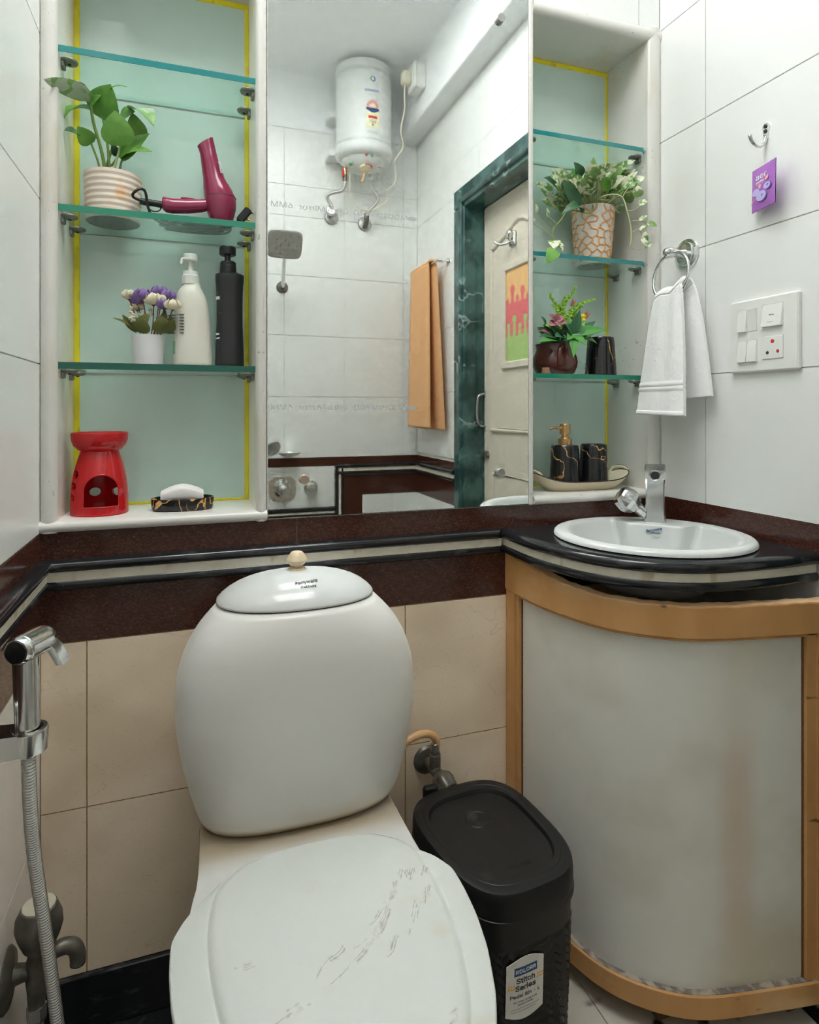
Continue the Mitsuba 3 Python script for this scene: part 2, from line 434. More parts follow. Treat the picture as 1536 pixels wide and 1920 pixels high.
def tube(pts, r, n=10, spline=0):
    p = smoothpath(pts, spline) if spline else np.asarray(pts, float)
    r = np.broadcast_to(r, (len(p),)) if np.ndim(r) == 0 else np.interp(np.linspace(0, 1, len(p)), np.linspace(0, 1, len(r)), r)
    t = np.gradient(p, axis=0); t /= np.linalg.norm(t, axis=1, keepdims=True) + 1e-12
    u, w, _ = frame(t[0]); rings = []; th = np.arange(n) * 2 * np.pi / n
    for k in range(len(p)):
        u = u - t[k] * (u @ t[k]); u /= np.linalg.norm(u); w = np.cross(t[k], u)
        rings.append(p[k] + r[k] * (np.outer(np.cos(th), u) + np.outer(np.sin(th), w)))
    return loft(rings)


def corrugated(pts, r, pitch, n=12, amp=0.16):
    p = np.asarray(pts, float)
    L = np.linalg.norm(np.diff(smoothpath(p, 200), axis=0), axis=1).sum()
    k = int(L / pitch) * 4
    return tube(smoothpath(p, k), r * (1 + amp * np.tile([0, 1, 0, -1], k // 4 + 1)[:k]), n)


def place(mesh, O, U, V, W):
    v = mesh.vertices; M = np.array([U, V, W], float)
    m = tm(np.asarray(O, float) + v @ M, mesh.faces.copy())
    if np.linalg.det(M) < 0:
        m.invert()
    return m


X, Y, Z = np.eye(3)
WALLS = {'back': (X, Z, -Y), 'left': (Y, Z, X), 'right': (-Y, Z, -X), 'front': (-X, Z, Y)}


def extr(poly, h, O, U, V, W):
    ms = [trimesh.creation.extrude_polygon(g, h, engine='earcut') for g in getattr(poly, 'geoms', [poly]) if g.area > 1e-8]
    return place(cat(*ms), O, U, V, W)


def text(s, h, O, U, V, W, depth=0.0006, bold=False, center=True):
    m = meshkit.text_mesh(s, h, depth, bold)
    if center:
        b = m.bounds; m.apply_translation([-(b[0, 0] + b[1, 0]) / 2, -(b[0, 1] + b[1, 1]) / 2, 0])
    return place(m, O, U, V, W)


def sup(a, b, n, c, z, k=64, e=None):
    t = np.arange(k) * 2 * np.pi / k
    x = np.sign(np.cos(t)) * np.abs(np.cos(t)) ** (2 / n) * a
    y = np.sign(np.sin(t)) * np.abs(np.sin(t)) ** (2 / n) * b
    return np.stack([c[0] + x, c[1] + y, np.full(k, z)], -1)


def polring(poly, c, n=96, z=0.0):
    b = poly.exterior.segmentize(0.003); p = np.array(b.coords)[:-1] - np.asarray(c)
    a = np.arctan2(p[:, 1], p[:, 0]); r = np.hypot(p[:, 0], p[:, 1]); o = np.argsort(a)
    t = np.arange(n) * 2 * np.pi / n - np.pi
    rr = np.interp(t, a[o], r[o], period=2 * np.pi)
    return np.stack([c[0] + rr * np.cos(t), c[1] + rr * np.sin(t), np.full(n, z)], -1)


def chaikin(p, k=2, c=0.25):
    p = np.asarray(p, float)
    for i in range(k):
        q = np.roll(p, -1, 0); w = c if i == 0 else 0.25
        p = np.stack([(1 - w) * p + w * q, w * p + (1 - w) * q], 1).reshape(-1, p.shape[1])
    return p


def grid(P, th=0.0, closed_u=False):
    """Sheet from points P (nu, nv, 3), given thickness th along its normals."""
    P = np.asarray(P, float); nu, nv, _ = P.shape
    i, j = np.meshgrid(np.arange(nu - 1), np.arange(nv - 1), indexing='ij')
    a = (i * nv + j).ravel(); f = np.vstack([np.stack([a, a + nv, a + nv + 1], -1), np.stack([a, a + nv + 1, a + 1], -1)])
    if not th:
        return tm(P.reshape(-1, 3), f)
    du = np.gradient(P, axis=0); dv = np.gradient(P, axis=1); N = np.cross(du, dv); N /= np.linalg.norm(N, axis=-1, keepdims=True) + 1e-12
    A, B = P + N * th / 2, P - N * th / 2; k = nu * nv
    idx = np.arange(k).reshape(nu, nv)
    rim = np.r_[idx[:-1, 0], idx[-1, :-1], idx[:0:-1, -1], idx[0, :0:-1]]; nx = np.roll(rim, -1)
    side = np.vstack([np.stack([rim, rim + k, nx], -1), np.stack([nx, rim + k, nx + k], -1)])
    return tm(np.vstack([A.reshape(-1, 3), B.reshape(-1, 3)]), np.vstack([f, f[:, ::-1] + k, side]))


def leaf(base, tip, up, width, cup=0.15, droop=0.12, kind='heart', nu=9, nv=5, th=0.0007, curl=0.0):
    base, tip, up = (np.asarray(q, float) for q in (base, tip, up))
    a = tip - base; L = np.linalg.norm(a); a /= L
    s = np.cross(a, up); s /= np.linalg.norm(s) + 1e-9; n = np.cross(s, a)
    u = np.linspace(0, 1, nu); v = np.linspace(-1, 1, nv)
    if kind == 'heart':
        w = np.sin(np.pi * np.clip(u * 0.97 + 0.03, 0, 1) ** 0.62) ** 0.75
    elif kind == 'lance':
        w = np.sin(np.pi * np.clip(u * 0.93 + 0.07, 0, 1) ** 0.75)
    else:
        w = np.sin(np.pi * np.clip(u * 0.95 + 0.05, 0, 1) ** 0.85) ** 0.8
    w = np.maximum(w, 0.02) * width / 2
    P = (base + L * u[:, None, None] * a + (w[:, None] * v[None])[..., None] * s
         + ((cup * np.abs(v)[None] * w[:, None]) + (droop * L * 4 * u * (1 - u))[:, None] - curl * L * (u ** 2)[:, None])[..., None] * n)
    return grid(P, th)


def bez(a, b, n=2):
    return [a + (b - a) * k / n for k in range(n + 1)]


# ------------------------------------------------------------------ scene bookkeeping
def put(key, mesh, mat, smooth=35, **kw):
    k, i = key, 0
    while k in scene:
        i += 1; k = f'{key}_{i:03d}'
    scene[k] = mikit.ply(mesh, mat, smooth=smooth, **kw)
    return k


def again(key, src, M):
    k, i = key, 0
    while k in scene:
        i += 1; k = f'{key}_{i:03d}'
    scene[k] = {**scene[src], 'to_world': M}
    return k


_names = set()


def thing(name, label, category, group=None):
    k, i = name, 0
    while k in _names:
        i += 1; k = f'{name}_{i:03d}'
    _names.add(k)
    labels[k] = {'label': label, 'category': category}
    if group:
        labels[k]['group'] = group
    return k


def struct(name, label):
    _names.add(name)
    labels[name] = {'label': label, 'kind': 'structure', 'category': 'room part'}
    del labels[name]['category']
    return name


# ------------------------------------------------------------------ room measures
XL, XR, YB, YF, ZC = -0.257, 1.1136, 0.0, -1.79, 2.78
LN = (-0.2285, 0.1185)      # left niche inner x
RN = (0.746, 1.0755)        # right niche inner x
ND = 0.16                   # niche depth
ROWS = [0.907, 1.21, 1.505, 1.80, 2.082, 2.229, 2.505]


def tiles(wall, plane, us, vs, holes, mat, depth=0.008, joint=0.0026):
    """Single tiles between the joints us x vs of a wall, cut round the holes."""
    U, V, W = WALLS[wall]
    O = np.abs(W) * plane - W * 0.0
    hole = shapely.union_all(holes) if holes else None
    n = 0
    for i in range(len(us) - 1):
        for j in range(len(vs) - 1):
            p = sbox(us[i] + joint / 2, vs[j] + joint / 2, us[i + 1] - joint / 2, vs[j + 1] - joint / 2)
            if hole is not None:
                p = p.difference(hole)
            if p.is_empty or p.area < 4e-5:
                continue
            Od = np.zeros(3)
            k = int(np.argmax(np.abs(W))); Od[k] = plane - W[k] * depth
            put(f'wall_{wall}__tile', extr(p, depth, Od, U, V, W), mat, False)


def slab(wall, plane, polys, part, mat, depth=0.008):
    U, V, W = WALLS[wall]; k = int(np.argmax(np.abs(W)))
    for p in polys:
        Od = np.zeros(3); Od[k] = plane - W[k] * 0.008
        put(f'wall_{wall}__{part}', extr(p, depth, Od, U, V, W), mat, False)


# ------------------------------------------------------------------ walls, floor, ceiling
struct('floor', 'bathroom floor of black granite and stained white marble tiles')
put('floor', bx(XL - .2, XR + .4, YF - .2, .25, -.12, -.008, 0), 'm_grout', False)
for x0, x1, y0, y1, m in [(-.257, .04, -.60, 0, 'm_black'), (.04, .36, -.60, 0, 'm_black'), (-.257, .04, -1.2, -.60, 'm_black'), (.04, .36, -1.2, -.60, 'm_black'),
                          (-.257, .04, -1.79, -1.2, 'm_black'), (.04, .36, -1.79, -1.2, 'm_black'),
                          (.36, .72, -.44, 0, 'm_floor_white'), (.72, 1.085, -.44, 0, 'm_floor_white'), (.36, .72, -.9, -.44, 'm_floor_white'),
                          (.72, 1.085, -.9, -.44, 'm_floor_white'), (.36, .72, -1.35, -.9, 'm_floor_white'), (.72, 1.085, -1.35, -.9, 'm_floor_white'),
                          (.36, .72, -1.79, -1.35, 'm_floor_white'), (.72, 1.085, -1.79, -1.35, 'm_floor_white'), (1.085, 1.1136, -1.79, 0, 'm_black')]:
    put('floor__tile', bx(x0 + .0008, x1 - .0008, y0 + .0008, y1 - .0008, -.009, 0, .0006), m, False)
struct('ceiling', 'smooth white painted ceiling')
put('ceiling', bx(XL - .2, XR + .2, YF - .2, .3, ZC, ZC + .1, 0), 'm_paint', False)
put('ceiling__beam', bx(1.018, XR + .02, YF - .02, .02, 2.515, ZC + .01, .004), 'm_paint', False)

struct('wall_back', 'tiled back wall with two marble niches either side of the mirror')
back = sbox(XL - .2, -.1, XR + .2, 2.9)
nl, nr = sbox(XL - .001, .907, .1403, 2.052), sbox(.7338, .907, XR + .001, 2.085)
put('wall_back', cat(extr(back.difference(nl).difference(nr), .172, (0, .175, 0), *WALLS['back']), bx(XL - .2, XR + .2, .175, .26, -.1, 2.9, 0)), 'm_grout', False)
cols = [XL, -.182, .126, .434, .742, 1.05, XR]
tiles('back', 0, cols, [2.085, 2.229, 2.505], [nl], 'm_tile')
tiles('back', 0, [XL, -.182, .126, .434, .742, 1.05, XR], [1.80, 2.085], [nl, nr, sbox(.1403, .9, .7338, 2.09)], 'm_tile')
put('wall_back__plaster', bx(XL, XR, 0, .004, 2.507, ZC, 0), 'm_paint', False)
put('wall_back__lower_grout', bx(XL, XR, .0025, .006, .09, .71, 0), 'm_grout_brown', False)
tiles('back', 0, [XL, -.182, .126, .434, .742, 1.05, XR], [.10, .402, .706], [], 'm_tile_low')
slab('back', 0, [sbox(XL, .845, .20, .9075), sbox(.201, .845, XR, .9075), sbox(XL, .707, XR, .82)], 'granite_panel', 'm_brown', .0085)
put('wall_back__grout_line', bx(XL, XR, .0015, .006, .7045, .708, 0), 'm_grout_brown', False)


def jamb_poly(x0, x1, yf=-.010, yb=.168, r=.012):
    """Plan of a marble jamb with a rounded nose towards the room."""
    t = np.linspace(0, np.pi, 15); c = (x0 + x1) / 2; h = (x1 - x0) / 2
    nose = np.stack([c + h * np.cos(np.pi - t), yf + r - r * np.sin(t)], -1)
    return Polygon(np.vstack([[x0, yb], nose, [x1, yb]]))


for x0, x1, z1 in [(XL, LN[0], 2.052), (LN[1], .1403, 2.052), (RN[1], XR, 2.085)]:
    put('wall_back__marble_jamb', place(trimesh.creation.extrude_polygon(jamb_poly(x0, x1), z1 - .907, engine='earcut'), (0, 0, .907), X, Y, Z), 'm_marble', 40)
put('wall_back__marble_jamb', bx(.7345, .746, -.008, .168, .907, 2.085, .003), 'm_marble', 30)


def nosed(x0, x1, z0, z1, ztop, yf=-.010):
    """Ledge or soffit slab with a rounded front edge."""
    t = np.linspace(-np.pi / 2, np.pi / 2, 13); c, h = (z0 + z1) / 2, (z1 - z0) / 2
    p = np.vstack([[.168, z0], np.stack([yf + .012 - .012 * np.cos(t), c + h * np.sin(t)], -1), [.168, z1]])
    m = trimesh.creation.extrude_polygon(Polygon(p), x1 - x0, engine='earcut')
    return place(m, (x0, 0, 0), Y, Z, X)


put('wall_back__marble_ledge', nosed(XL, .1403, .9075, .9285, 0, -.013), 'm_marble', 40)
put('wall_back__marble_ledge', nosed(.7465, XR, .9075, .9285, 0, -.013), 'm_marble', 40)
put('wall_back__marble_soffit', nosed(LN[0] - .002, LN[1] + .002, 2.030, 2.052, 0), 'm_marble', 40)
put('wall_back__marble_soffit', nosed(.7465, XR, 2.052, 2.085, 0), 'm_marble', 40)
for (a, b), zt in ((LN, 2.030), (RN, 2.052)):
    put('wall_back__niche_glass', bx(a - .001, b + .001, ND, ND + .006, .928, zt, 0), 'm_niche', False)
    w = .0085 if a < 0 else .006
    put('wall_back__yellow_tape', bx(b - w, b, ND - .003, ND + .002, .929, zt - .001, .0008), 'm_yellow', False)
    if a < 0:
        put('wall_back__yellow_tape', bx(a, a + .0105, ND - .003, ND + .002, .929, zt - .001, .0008), 'm_yellow', False)
    put('wall_back__yellow_tape', bx(a, b, ND - .003, ND + .002, zt - .011, zt, .0008), 'm_yellow', False)
    put('wall_back__yellow_tape', bx(a, b, ND - .003, ND + .002, .9285, .9335, .0008), 'm_yellow', False)

struct('wall_left', 'white tiled left wall with brown granite band')
put('wall_left', bx(XL - .2, XL - .003, YF - .1, .2, -.1, 2.9, 0), 'm_grout', False)
lc = [YF, -1.5, -1.2, -.9, -.6, -.3, 0]
tiles('left', XL, lc, ROWS, [], 'm_tile')
tiles('left', XL, lc, [.10, .392, .697], [], 'm_tile_side')
slab('left', XL, [sbox(YF, .845, 0, .905), sbox(YF, .698, 0, .82)], 'granite_panel', 'm_brown', .0085)
put('wall_left__plaster', bx(XL - .004, XL, YF, 0, 2.507, ZC, 0), 'm_paint', False)

struct('wall_right', 'white tiled right wall beside the basin, pierced by the doorway')
DY0, DY1, DZ = -1.18, -.56, 2.012
dhole = sbox(-DY1, -.1, -DY0, DZ)
put('wall_right', extr(sbox(-.2, -.1, -YF + .1, 2.9).difference(dhole), .16, (XR + .163, 0, 0), *WALLS['right']), 'm_grout', False)
dface = sbox(-DY1 - .10, -.1, -DY0 + .105, DZ + .085)
rc = [0, .148, .45, .752, 1.054, 1.356, 1.658, -YF]
tiles('right', XR, rc, ROWS, [dface], 'm_tile')
tiles('right', XR, rc, [.10, .402, .697], [dface], 'm_tile')
slab('right', XR, [sbox(0, .845, .46, .9125), sbox(-DY0 + .106, .845, -YF, .892), sbox(-DY0 + .106, .697, -YF, .805)], 'granite_panel', 'm_brown', .0085)

struct('wall_front', 'white tiled wall opposite the mirror, behind the camera')
put('wall_front', bx(XL - .2, XR + .2, YF - .2, YF - .003, -.1, 2.9, 0), 'm_grout', False)
fc = [-XR, -1.035, -.7225, -.4225, -.11, .2, -XL]
tiles('front', YF, fc, [.892, 1.193, 1.493, 1.787, 2.078, 2.229, 2.505], [], 'm_tile')
tiles('front', YF, [-.672, -.4225, -.11, .2, -XL], [.645, .849], [], 'm_tile')
tiles('front', YF, [-XR, -.975, -.815], [.10, .402, .698], [], 'm_tile')
tiles('front', YF, [-.7, -.4225, -.11, .2, -XL], [.10, .402, .60], [], 'm_tile')
slab('front', YF, [sbox(-XR, .846, -.672, .891), sbox(-.671, .85, -XL, .891), sbox(-.814, .10, -.715, .80),
                   Polygon([(-XR, .70), (-.816, .70), (-.716, .80), (-XR, .80)])], 'granite_panel', 'm_brown', .0085)
put('wall_front__plaster', bx(XL, XR, YF - .004, YF, 2.507, ZC, 0), 'm_paint', False)

struct('baseboard_back', 'black granite skirting along the back wall')
put('baseboard_back', bx(XL, .72, -.009, .006, 0, .1, .002), 'm_black', False)
struct('baseboard_left', 'black granite skirting along the left wall')
put('baseboard_left', bx(XL - .006, XL + .009, YF, -.009, 0, .098, .002), 'm_black', False)
struct('baseboard_right', 'black granite skirting along the right wall')
put('baseboard_right', bx(XR - .009, XR + .006, DY1, -.46, 0, .1, .002), 'm_black', False)

# moulded stone rail: black bullnose, cream band, black lower band
BULL = [(0, .8375), (.012, .8375), (.0185, .840), (.0222, .845), (.0232, .849), (.0218, .8535), (.018, .857), (.012, .8585), (0, .8585)]
BAND = [(0, .8208), (.0135, .8208), (.0135, .8378), (0, .8378)]
LOWB = [(0, .8050), (.010, .8050), (.0150, .8075), (.0168, .8125), (.0160, .818), (.013, .8210), (0, .8210)]


def along(prof, p0, p1, out, k0=0.0, k1=0.0):
    """Profile (offset, z) swept from p0 to p1 in plan; k0, k1 lengthen each end per unit of offset (mitres)."""
    p0, p1, out = (np.asarray(q, float) for q in (p0, p1, out))
    d = (p1 - p0) / np.linalg.norm(p1 - p0)
    ring = lambda p, k: np.array([[*(p + out * o + d * k * o), z] for o, z in prof])
    return loft([ring(p0, k0), ring(p1, k1)])


def rail(name, segs):
    for part, prof, m in (('bullnose', BULL, 'm_black'), ('cream_band', BAND, 'm_cream'), ('lower_band', LOWB, 'm_black')):
        for s in segs:
            put(f'{name}__{part}', along(prof, *s), m, 40)


struct('trim_1', 'black and cream moulded stone rail along the back wall')
rail('trim_1', [((XL, 0), (.672, 0), (0, -1), 1, -1)])
struct('trim_2', 'black and cream moulded stone rail along the left wall')
rail('trim_2', [((XL, YF), (XL, 0), (1, 0), 0, -1)])
struct('trim_3', 'black and cream stone rail beside the door in the mirror')
rail('trim_3', [((XR, YF), (XR, DY0 - .106), (-1, 0), 1, 0), ((.672, YF), (XR, YF), (0, 1), 0, -1)])
for w0, w1, pr_, m_, part in [(.672, .688, .020, 'm_black', 'bullnose'), (.688, .704, .0135, 'm_cream', 'cream_band'), (.704, .715, .016, 'm_black', 'lower_band')]:
    put(f'trim_3__{part}', bx(w0, w1, YF, YF + pr_, .60, .838, .004), m_, 30)
for z0, z1, pr_, m_, part in [(.628, .645, .020, 'm_black', 'bullnose'), (.612, .628, .0135, 'm_cream', 'cream_band'), (.60, .612, .016, 'm_black', 'lower_band')]:
    put(f'trim_3__{part}', bx(XL, .672, YF, YF + pr_, z0, z1, .004), m_, 30)

# ------------------------------------------------------------------ tube light and added ceiling fill panel (above the frame)
t = thing('tube_light', 'white tube light fixed above the mirror, out of the picture', 'lamp')
put(t + '__base', bx(.14, .76, -.030, 0, 2.36, 2.40, .004), 'm_lampbody', False)
scene[t + '__tube'] = mikit.ply(tube([(.16, -.05, 2.38), (.74, -.05, 2.38)], .014, 16), 'm_lampbody', smooth=True, emitter={'type': 'area', 'radiance': {'type': 'rgb', 'value': LAMP_TUBE}})
for xe in (.145, .74):
    put(t + '__end_cap', bx(xe, xe + .015, -.068, -.03, 2.362, 2.398, .003), 'm_lampbody', False)
t = thing('ceiling_fill_panel', 'square white ceiling panel added for soft overhead light, out of the picture', 'lamp')  # unseen emitter added in place of flash bounced off the ceiling, sized for even light
put(t + '__housing', cat(bx(-.16, -.14, -1.02, -.22, 2.745, 2.78, .003), bx(.66, .68, -1.02, -.22, 2.745, 2.78, .003), bx(-.16, .68, -1.02, -1.00, 2.745, 2.78, .003), bx(-.16, .68, -.24, -.22, 2.745, 2.78, .003)), 'm_lampbody', False)
scene[t + '__diffuser'] = mikit.ply(tm([(-.14, -1.0, 2.756), (.66, -1.0, 2.756), (.66, -.24, 2.756), (-.14, -.24, 2.756)], [(0, 2, 1), (0, 3, 2)]), 'm_lampbody', smooth=False, emitter={'type': 'area', 'radiance': {'type': 'rgb', 'value': FILL_CEIL}})

# ------------------------------------------------------------------ mirror
t = thing('wall_mirror', 'large frameless mirror on the back wall between the two niches', 'mirror')
put(t + '__pane', bx(.1409, .7336, -.006, .002, .9100, 2.09, .0012), 'm_mirror', False)
for x, z in ((.2139, .9871), (.6585, .9864), (.6591, 2.0145), (.2139, 2.0145)):
    put(t + '__screw_cap', lathe([(0, 0), (.0095, 0), (.0100, .001), (.0100, .008), (.0092, .009), (0, .009)], (x, -.0062, z), 28, (0, -1, 0)), 'm_copper' if x < .3 else 'm_pewter', 30)
for z in (1.5400, 1.1330):
    m = meshkit.text_mesh('MODIGUARD  Ultra Mirror  6MM', .0105, .0002)
    m.apply_translation([-m.bounds[1, 0], -m.bounds[0, 1], 0]); m.apply_scale([.288 / (m.bounds[1, 0] - m.bounds[0, 0]), 1, 1])
    k = put(t + '__printed_mark', place(m, (.148, -.0061, z - .005), -X, Z, -Y), 'm_print_mirror', False)
    put(t + '__printed_mark__badge', extr(affinity.scale(Point(.4465, z).buffer(.010), 1.0, .45), .0002, (0, -.0061, 0), X, Z, -Y), 'm_print_mirror', False)
labels[t + '__screw_cap'] = {'label': 'copper coloured screw cap at the lower left of the mirror'}

# ------------------------------------------------------------------ countertop, basin, faucet
FACE = np.array([(.6685, .002), (.6695, -.07), (.6725, -.1385), (.685, -.203), (.709, -.275), (.743, -.326), (.785, -.364), (.853, -.397), (.94, -.411), (1.0435, -.415), (1.1136, -.4135)])
CAB = np.array([(.677, .0), (.6785, -.07), (.684, -.14), (.701, -.215), (.729, -.288), (.785, -.353), (.847, -.392), (.915, -.412), (.991, -.427), (1.06, -.440), (1.1125, -.447)])


def plan(P, n=60):
    d = np.r_[0, np.cumsum(np.linalg.norm(np.diff(P, axis=0), axis=1))]
    s = np.linspace(0, d[-1], n); C = CubicSpline(d, P); q, t = C(s), C(s, 1)
    t /= np.linalg.norm(t, axis=1, keepdims=True)
    return q, np.stack([t[:, 1], -t[:, 0]], -1), s


def sweep(P, prof, n=60, s0=0.0, s1=1.0, zf=None):
    """Closed profile of (offset outwards, z) swept along a plan curve between the fractions s0 and s1."""
    q, N, s = plan(P, 200); u = s / s[-1]; ss = np.linspace(s0, s1, n)
    q = np.stack([np.interp(ss, u, q[:, k]) for k in (0, 1)], -1); N = np.stack([np.interp(ss, u, N[:, k]) for k in (0, 1)], -1)
    rings = []
    for i in range(n):
        pf = prof if zf is None else zf(ss[i])
        rings.append(np.array([[q[i, 0] + N[i, 0] * o, q[i, 1] + N[i, 1] * o, z] for o, z in pf]))
    return loft(rings)


BC, BU, BV = np.array([.9135, -.200]), np.array([1, -1]) / math.sqrt(2), np.array([1, 1]) / math.sqrt(2)
BA, BB = .200, .189


def oval(ra, rb, n=96, z=0.0, inner=False):
    th = np.arange(n) * 2 * np.pi / n
    ca, sa = np.cos(th) * ra, np.sin(th) * rb
    if inner:   # the deck for the tap bites into the bowl's edge, with a shoulder either side
        d = np.abs((th - np.pi / 2 + np.pi) % (2 * np.pi) - np.pi)
        k = 1 - 0.34 * (1 - np.clip((d - .33) / .30, 0, 1) ** 2 * (3 - 2 * np.clip((d - .33) / .30, 0, 1)))
        sa = sa * k
    p = BC + ca[:, None] * BU + sa[:, None] * BV
    return np.stack([p[:, 0], p[:, 1], np.full(n, z)], -1)


t = thing('countertop', 'black granite corner counter with black and cream moulded front edge', 'countertop')
q, N, _ = plan(FACE, 80)
top = Polygon(np.vstack([q - N * .001, [[XR, 0]]]))
hole = Polygon(oval(.190, .179)[:, :2])
put(t + '__slab', extr(top.difference(hole), .020, (0, 0, .8380), X, Y, Z), 'm_black', False)
put(t + '__slab_lower', extr(top.buffer(-.002).difference(hole), .0325, (0, 0, .8055), X, Y, Z), 'm_cream', False)
BULLC = [(-.004, .8378), (.006, .8378), (.0098, .8405), (.0112, .845), (.0108, .8505), (.0082, .8550), (.003, .8580), (-.004, .8587)]
put(t + '__bullnose', sweep(FACE, BULLC, 80), 'm_black', 40)
put(t + '__cream_band', sweep(FACE, [(-.004, .8208), (.0012, .8208), (.0012, .8380), (-.004, .8380)], 80), 'm_cream', 40)
put(t + '__lower_band', sweep(FACE, [(-.004, .8050), (.003, .8050), (.0055, .808), (.0062, .813), (.0055, .818), (.003, .8210), (-.004, .8210)], 80), 'm_black', 40)

t = thing('washbasin', 'oval white ceramic washbasin set into the black corner counter', 'sink')
rings = [oval(.174, .163, z=.8575), oval(BA - .004, BB - .004, z=.8588), oval(BA, BB, z=.8605), oval(BA - .001, BB - .001, z=.8655), oval(BA - .005, BB - .005, z=.8695), oval(BA - .012, BB - .012, z=.8715),
         oval(BA - .022, BB - .022, z=.8708), oval(BA - .026, BB - .026, z=.8695, inner=True), oval(BA - .030, BB - .030, z=.8680, inner=True), oval(BA - .034, BB - .034, z=.8630, inner=True),
         oval(BA - .040, BB - .040, z=.852, inner=True), oval(BA - .050, BB - .050, z=.832, inner=True), oval(BA - .070, BB - .068, z=.800, inner=True), oval(BA - .105, BB - .10, z=.768), oval(.05, .045, z=.752), oval(.02, .02, z=.750)]
back_rings = [oval(.025, .025, z=.742), oval(.06, .055, z=.744), oval(BA - .095, BB - .09, z=.760), oval(BA - .055, BB - .055, z=.795), oval(BA - .035, BB - .035, z=.83)]
put(t + '__bowl', loft(np.array(back_rings + rings), True, True), 'm_ceramic', 50)
put(t + '__waste', lathe([(0, .0), (.018, 0), (.021, .002), (.012, .003), (0, .0025)], (*BC, .7505), 24), 'm_chrome', 40)
bc = BC + BV * .098
sl = np.array([BV[0] * .42, BV[1] * .42, .907]); nn = np.cross(BU[0] * X + BU[1] * Y, sl)
put(t + '__brand_mark', cat(text('Parryware', .0052, (*(bc - BV * .0025), .8568), np.r_[BU, .25] / 1.03, sl, nn, .003, True), text('CASCADE', .0030, (*(bc - BV * .007 + BU * .003), .8510), np.r_[BU, 0], sl, nn, .003)), 'm_print_blue', False)

t = thing('basin_faucet', 'chrome pillar tap with a square body and faceted knob on the white basin', 'faucet')
fc0 = np.array([1.010, -.103]); fd = np.array([-.66, -.751]); fs = np.array([.751, -.66])      # spout direction, sideways
path = [(0, .868, .024, .0145), (0, .890, .0215, .0135), (0, .930, .0200, .0125), (.002, .960, .0205, .0125), (.008, .980, .0215, .0135), (.022, .9925, .0220, .0130), (.045, .994, .0220, .0115), (.075, .985, .0220, .0105)]
ang = [0, 0, .0, .12, .55, 1.15, 1.55, 1.75]
rings = []
for (f, z, w, h), a in zip(path, ang):
    c = np.r_[fc0 + fd * f, z]; up = np.r_[fd * -math.cos(a), math.sin(a)]; sd = np.r_[fs, 0]
    pts = [(x * w, y * h) for x, y in ((-1, -.8), (-.85, -1), (.85, -1), (1, -.8), (1, .8), (.85, 1), (-.85, 1), (-1, .8))]
    rings.append(np.array([c + sd * x + up * y for x, y in pts]))
b = put(t + '__body', loft(rings), 'm_chrome', 25)
ce = np.r_[fc0 + fd * .0745, .9838]; ax = np.r_[fd * math.sin(1.75) * 1.0, math.cos(1.75)]
put(t + '__aerator', lathe([(0, 0), (.0125, 0), (.0125, .0015), (.0105, .0022), (.0095, .0012), (0, .001)], ce, 28, ax), 'm_chrome', 30)
put(t + '__aerator__screen', lathe([(0, 0), (.0092, 0), (.0088, .0009), (0, .0009)], ce + ax * .0011, 24, ax), 'm_aerator', 30)
hs = np.r_[fc0 - fs * .018 - fd * .0, .884]; ha = np.array([-.70 * fs[0] * 1.05 + .22 * fd[0], -.70 * fs[1] * 1.05 + .22 * fd[1], .60]); ha /= np.linalg.norm(ha)
put(t + '__stem', lathe([(0, -.008), (.010, -.008), (.012, .008), (.0135, .026), (.010, .030), (0, .030)], hs, 24, ha), 'm_chrome', 40)
u_, w_, a_ = frame(ha); rings = []
for r, zz, tw in [(.012, .029, 0), (.019, .031, 0), (.0285, .046, .2), (.0300, .055, .2), (.0250, .074, 0), (.0195, .079, 0), (.010, .0795, 0)]:
    th = np.arange(16) * np.pi / 8 + tw
    rr = r * np.where(np.arange(16) % 2 == 0, 1.0, .90)
    rings.append(hs + np.outer(np.cos(th) * rr, u_) + np.outer(np.sin(th) * rr, w_) + a_ * zz)
put(t + '__handle', loft(rings), 'm_chrome', False)

# ------------------------------------------------------------------ vanity cabinet
t = thing('vanity_cabinet', 'curved wooden vanity cabinet with white translucent front under the counter', 'cabinet')


def tzf(u):
    z1 = float(np.interp(u, [0, .12, .26, .40, 1], [.8035, .797, .783, .7765, .7765])) + .0012 * math.sin(u * 97) * math.sin(u * 41)
    return [(-.024, .7185), (0, .7185), (.0015, .7205), (.0015, z1 - .002), (0, z1), (-.024, z1)]


put(t + '__top_rail', sweep(CAB, None, 110, 0, 1, tzf), 'm_wood', 35)


def tzp(u):
    z1 = tzf(u)[4][1]
    return [(-.0242, z1 - .0004), (-.0006, z1 - .0002), (-.0006, z1 + .0005), (-.0242, z1 + .0004)]


k = put(t + '__top_rail__worn_edge', sweep(CAB, None, 110, .02, .999, tzp), 'm_wood_pale', 35)
put(t + '__top_rail__bead', sweep(CAB, [(-.0145, .7135), (-.003, .7135), (-.0005, .7165), (-.003, .7192), (-.0145, .7192)], 110, .035, .93), 'm_wood', 35)
put(t + '__bottom_rail', sweep(CAB, [(-.040, .040), (0, .040), (.0015, .042), (.0015, .0800), (-.0010, .0825), (-.040, .0825)], 90, .12, 1), 'm_wood', 35)
put(t + '__bottom_rail__worn_top', sweep(CAB, [(-.034, .0822), (-.0015, .0822), (-.0022, .0836), (-.034, .0832)], 90, .12, 1), 'm_wood_grey', 35)
q, N, s = plan(CAB, 200)
post = lambda s0, s1, o0, o1, z0, z1: sweep(CAB, [(o0, z0), (o1, z0), (o1, z1), (o0, z1)], 8, s0, s1)
put(t + '__post', post(.003, .055, -.024, 0, .04, .7190), 'm_wood', False)
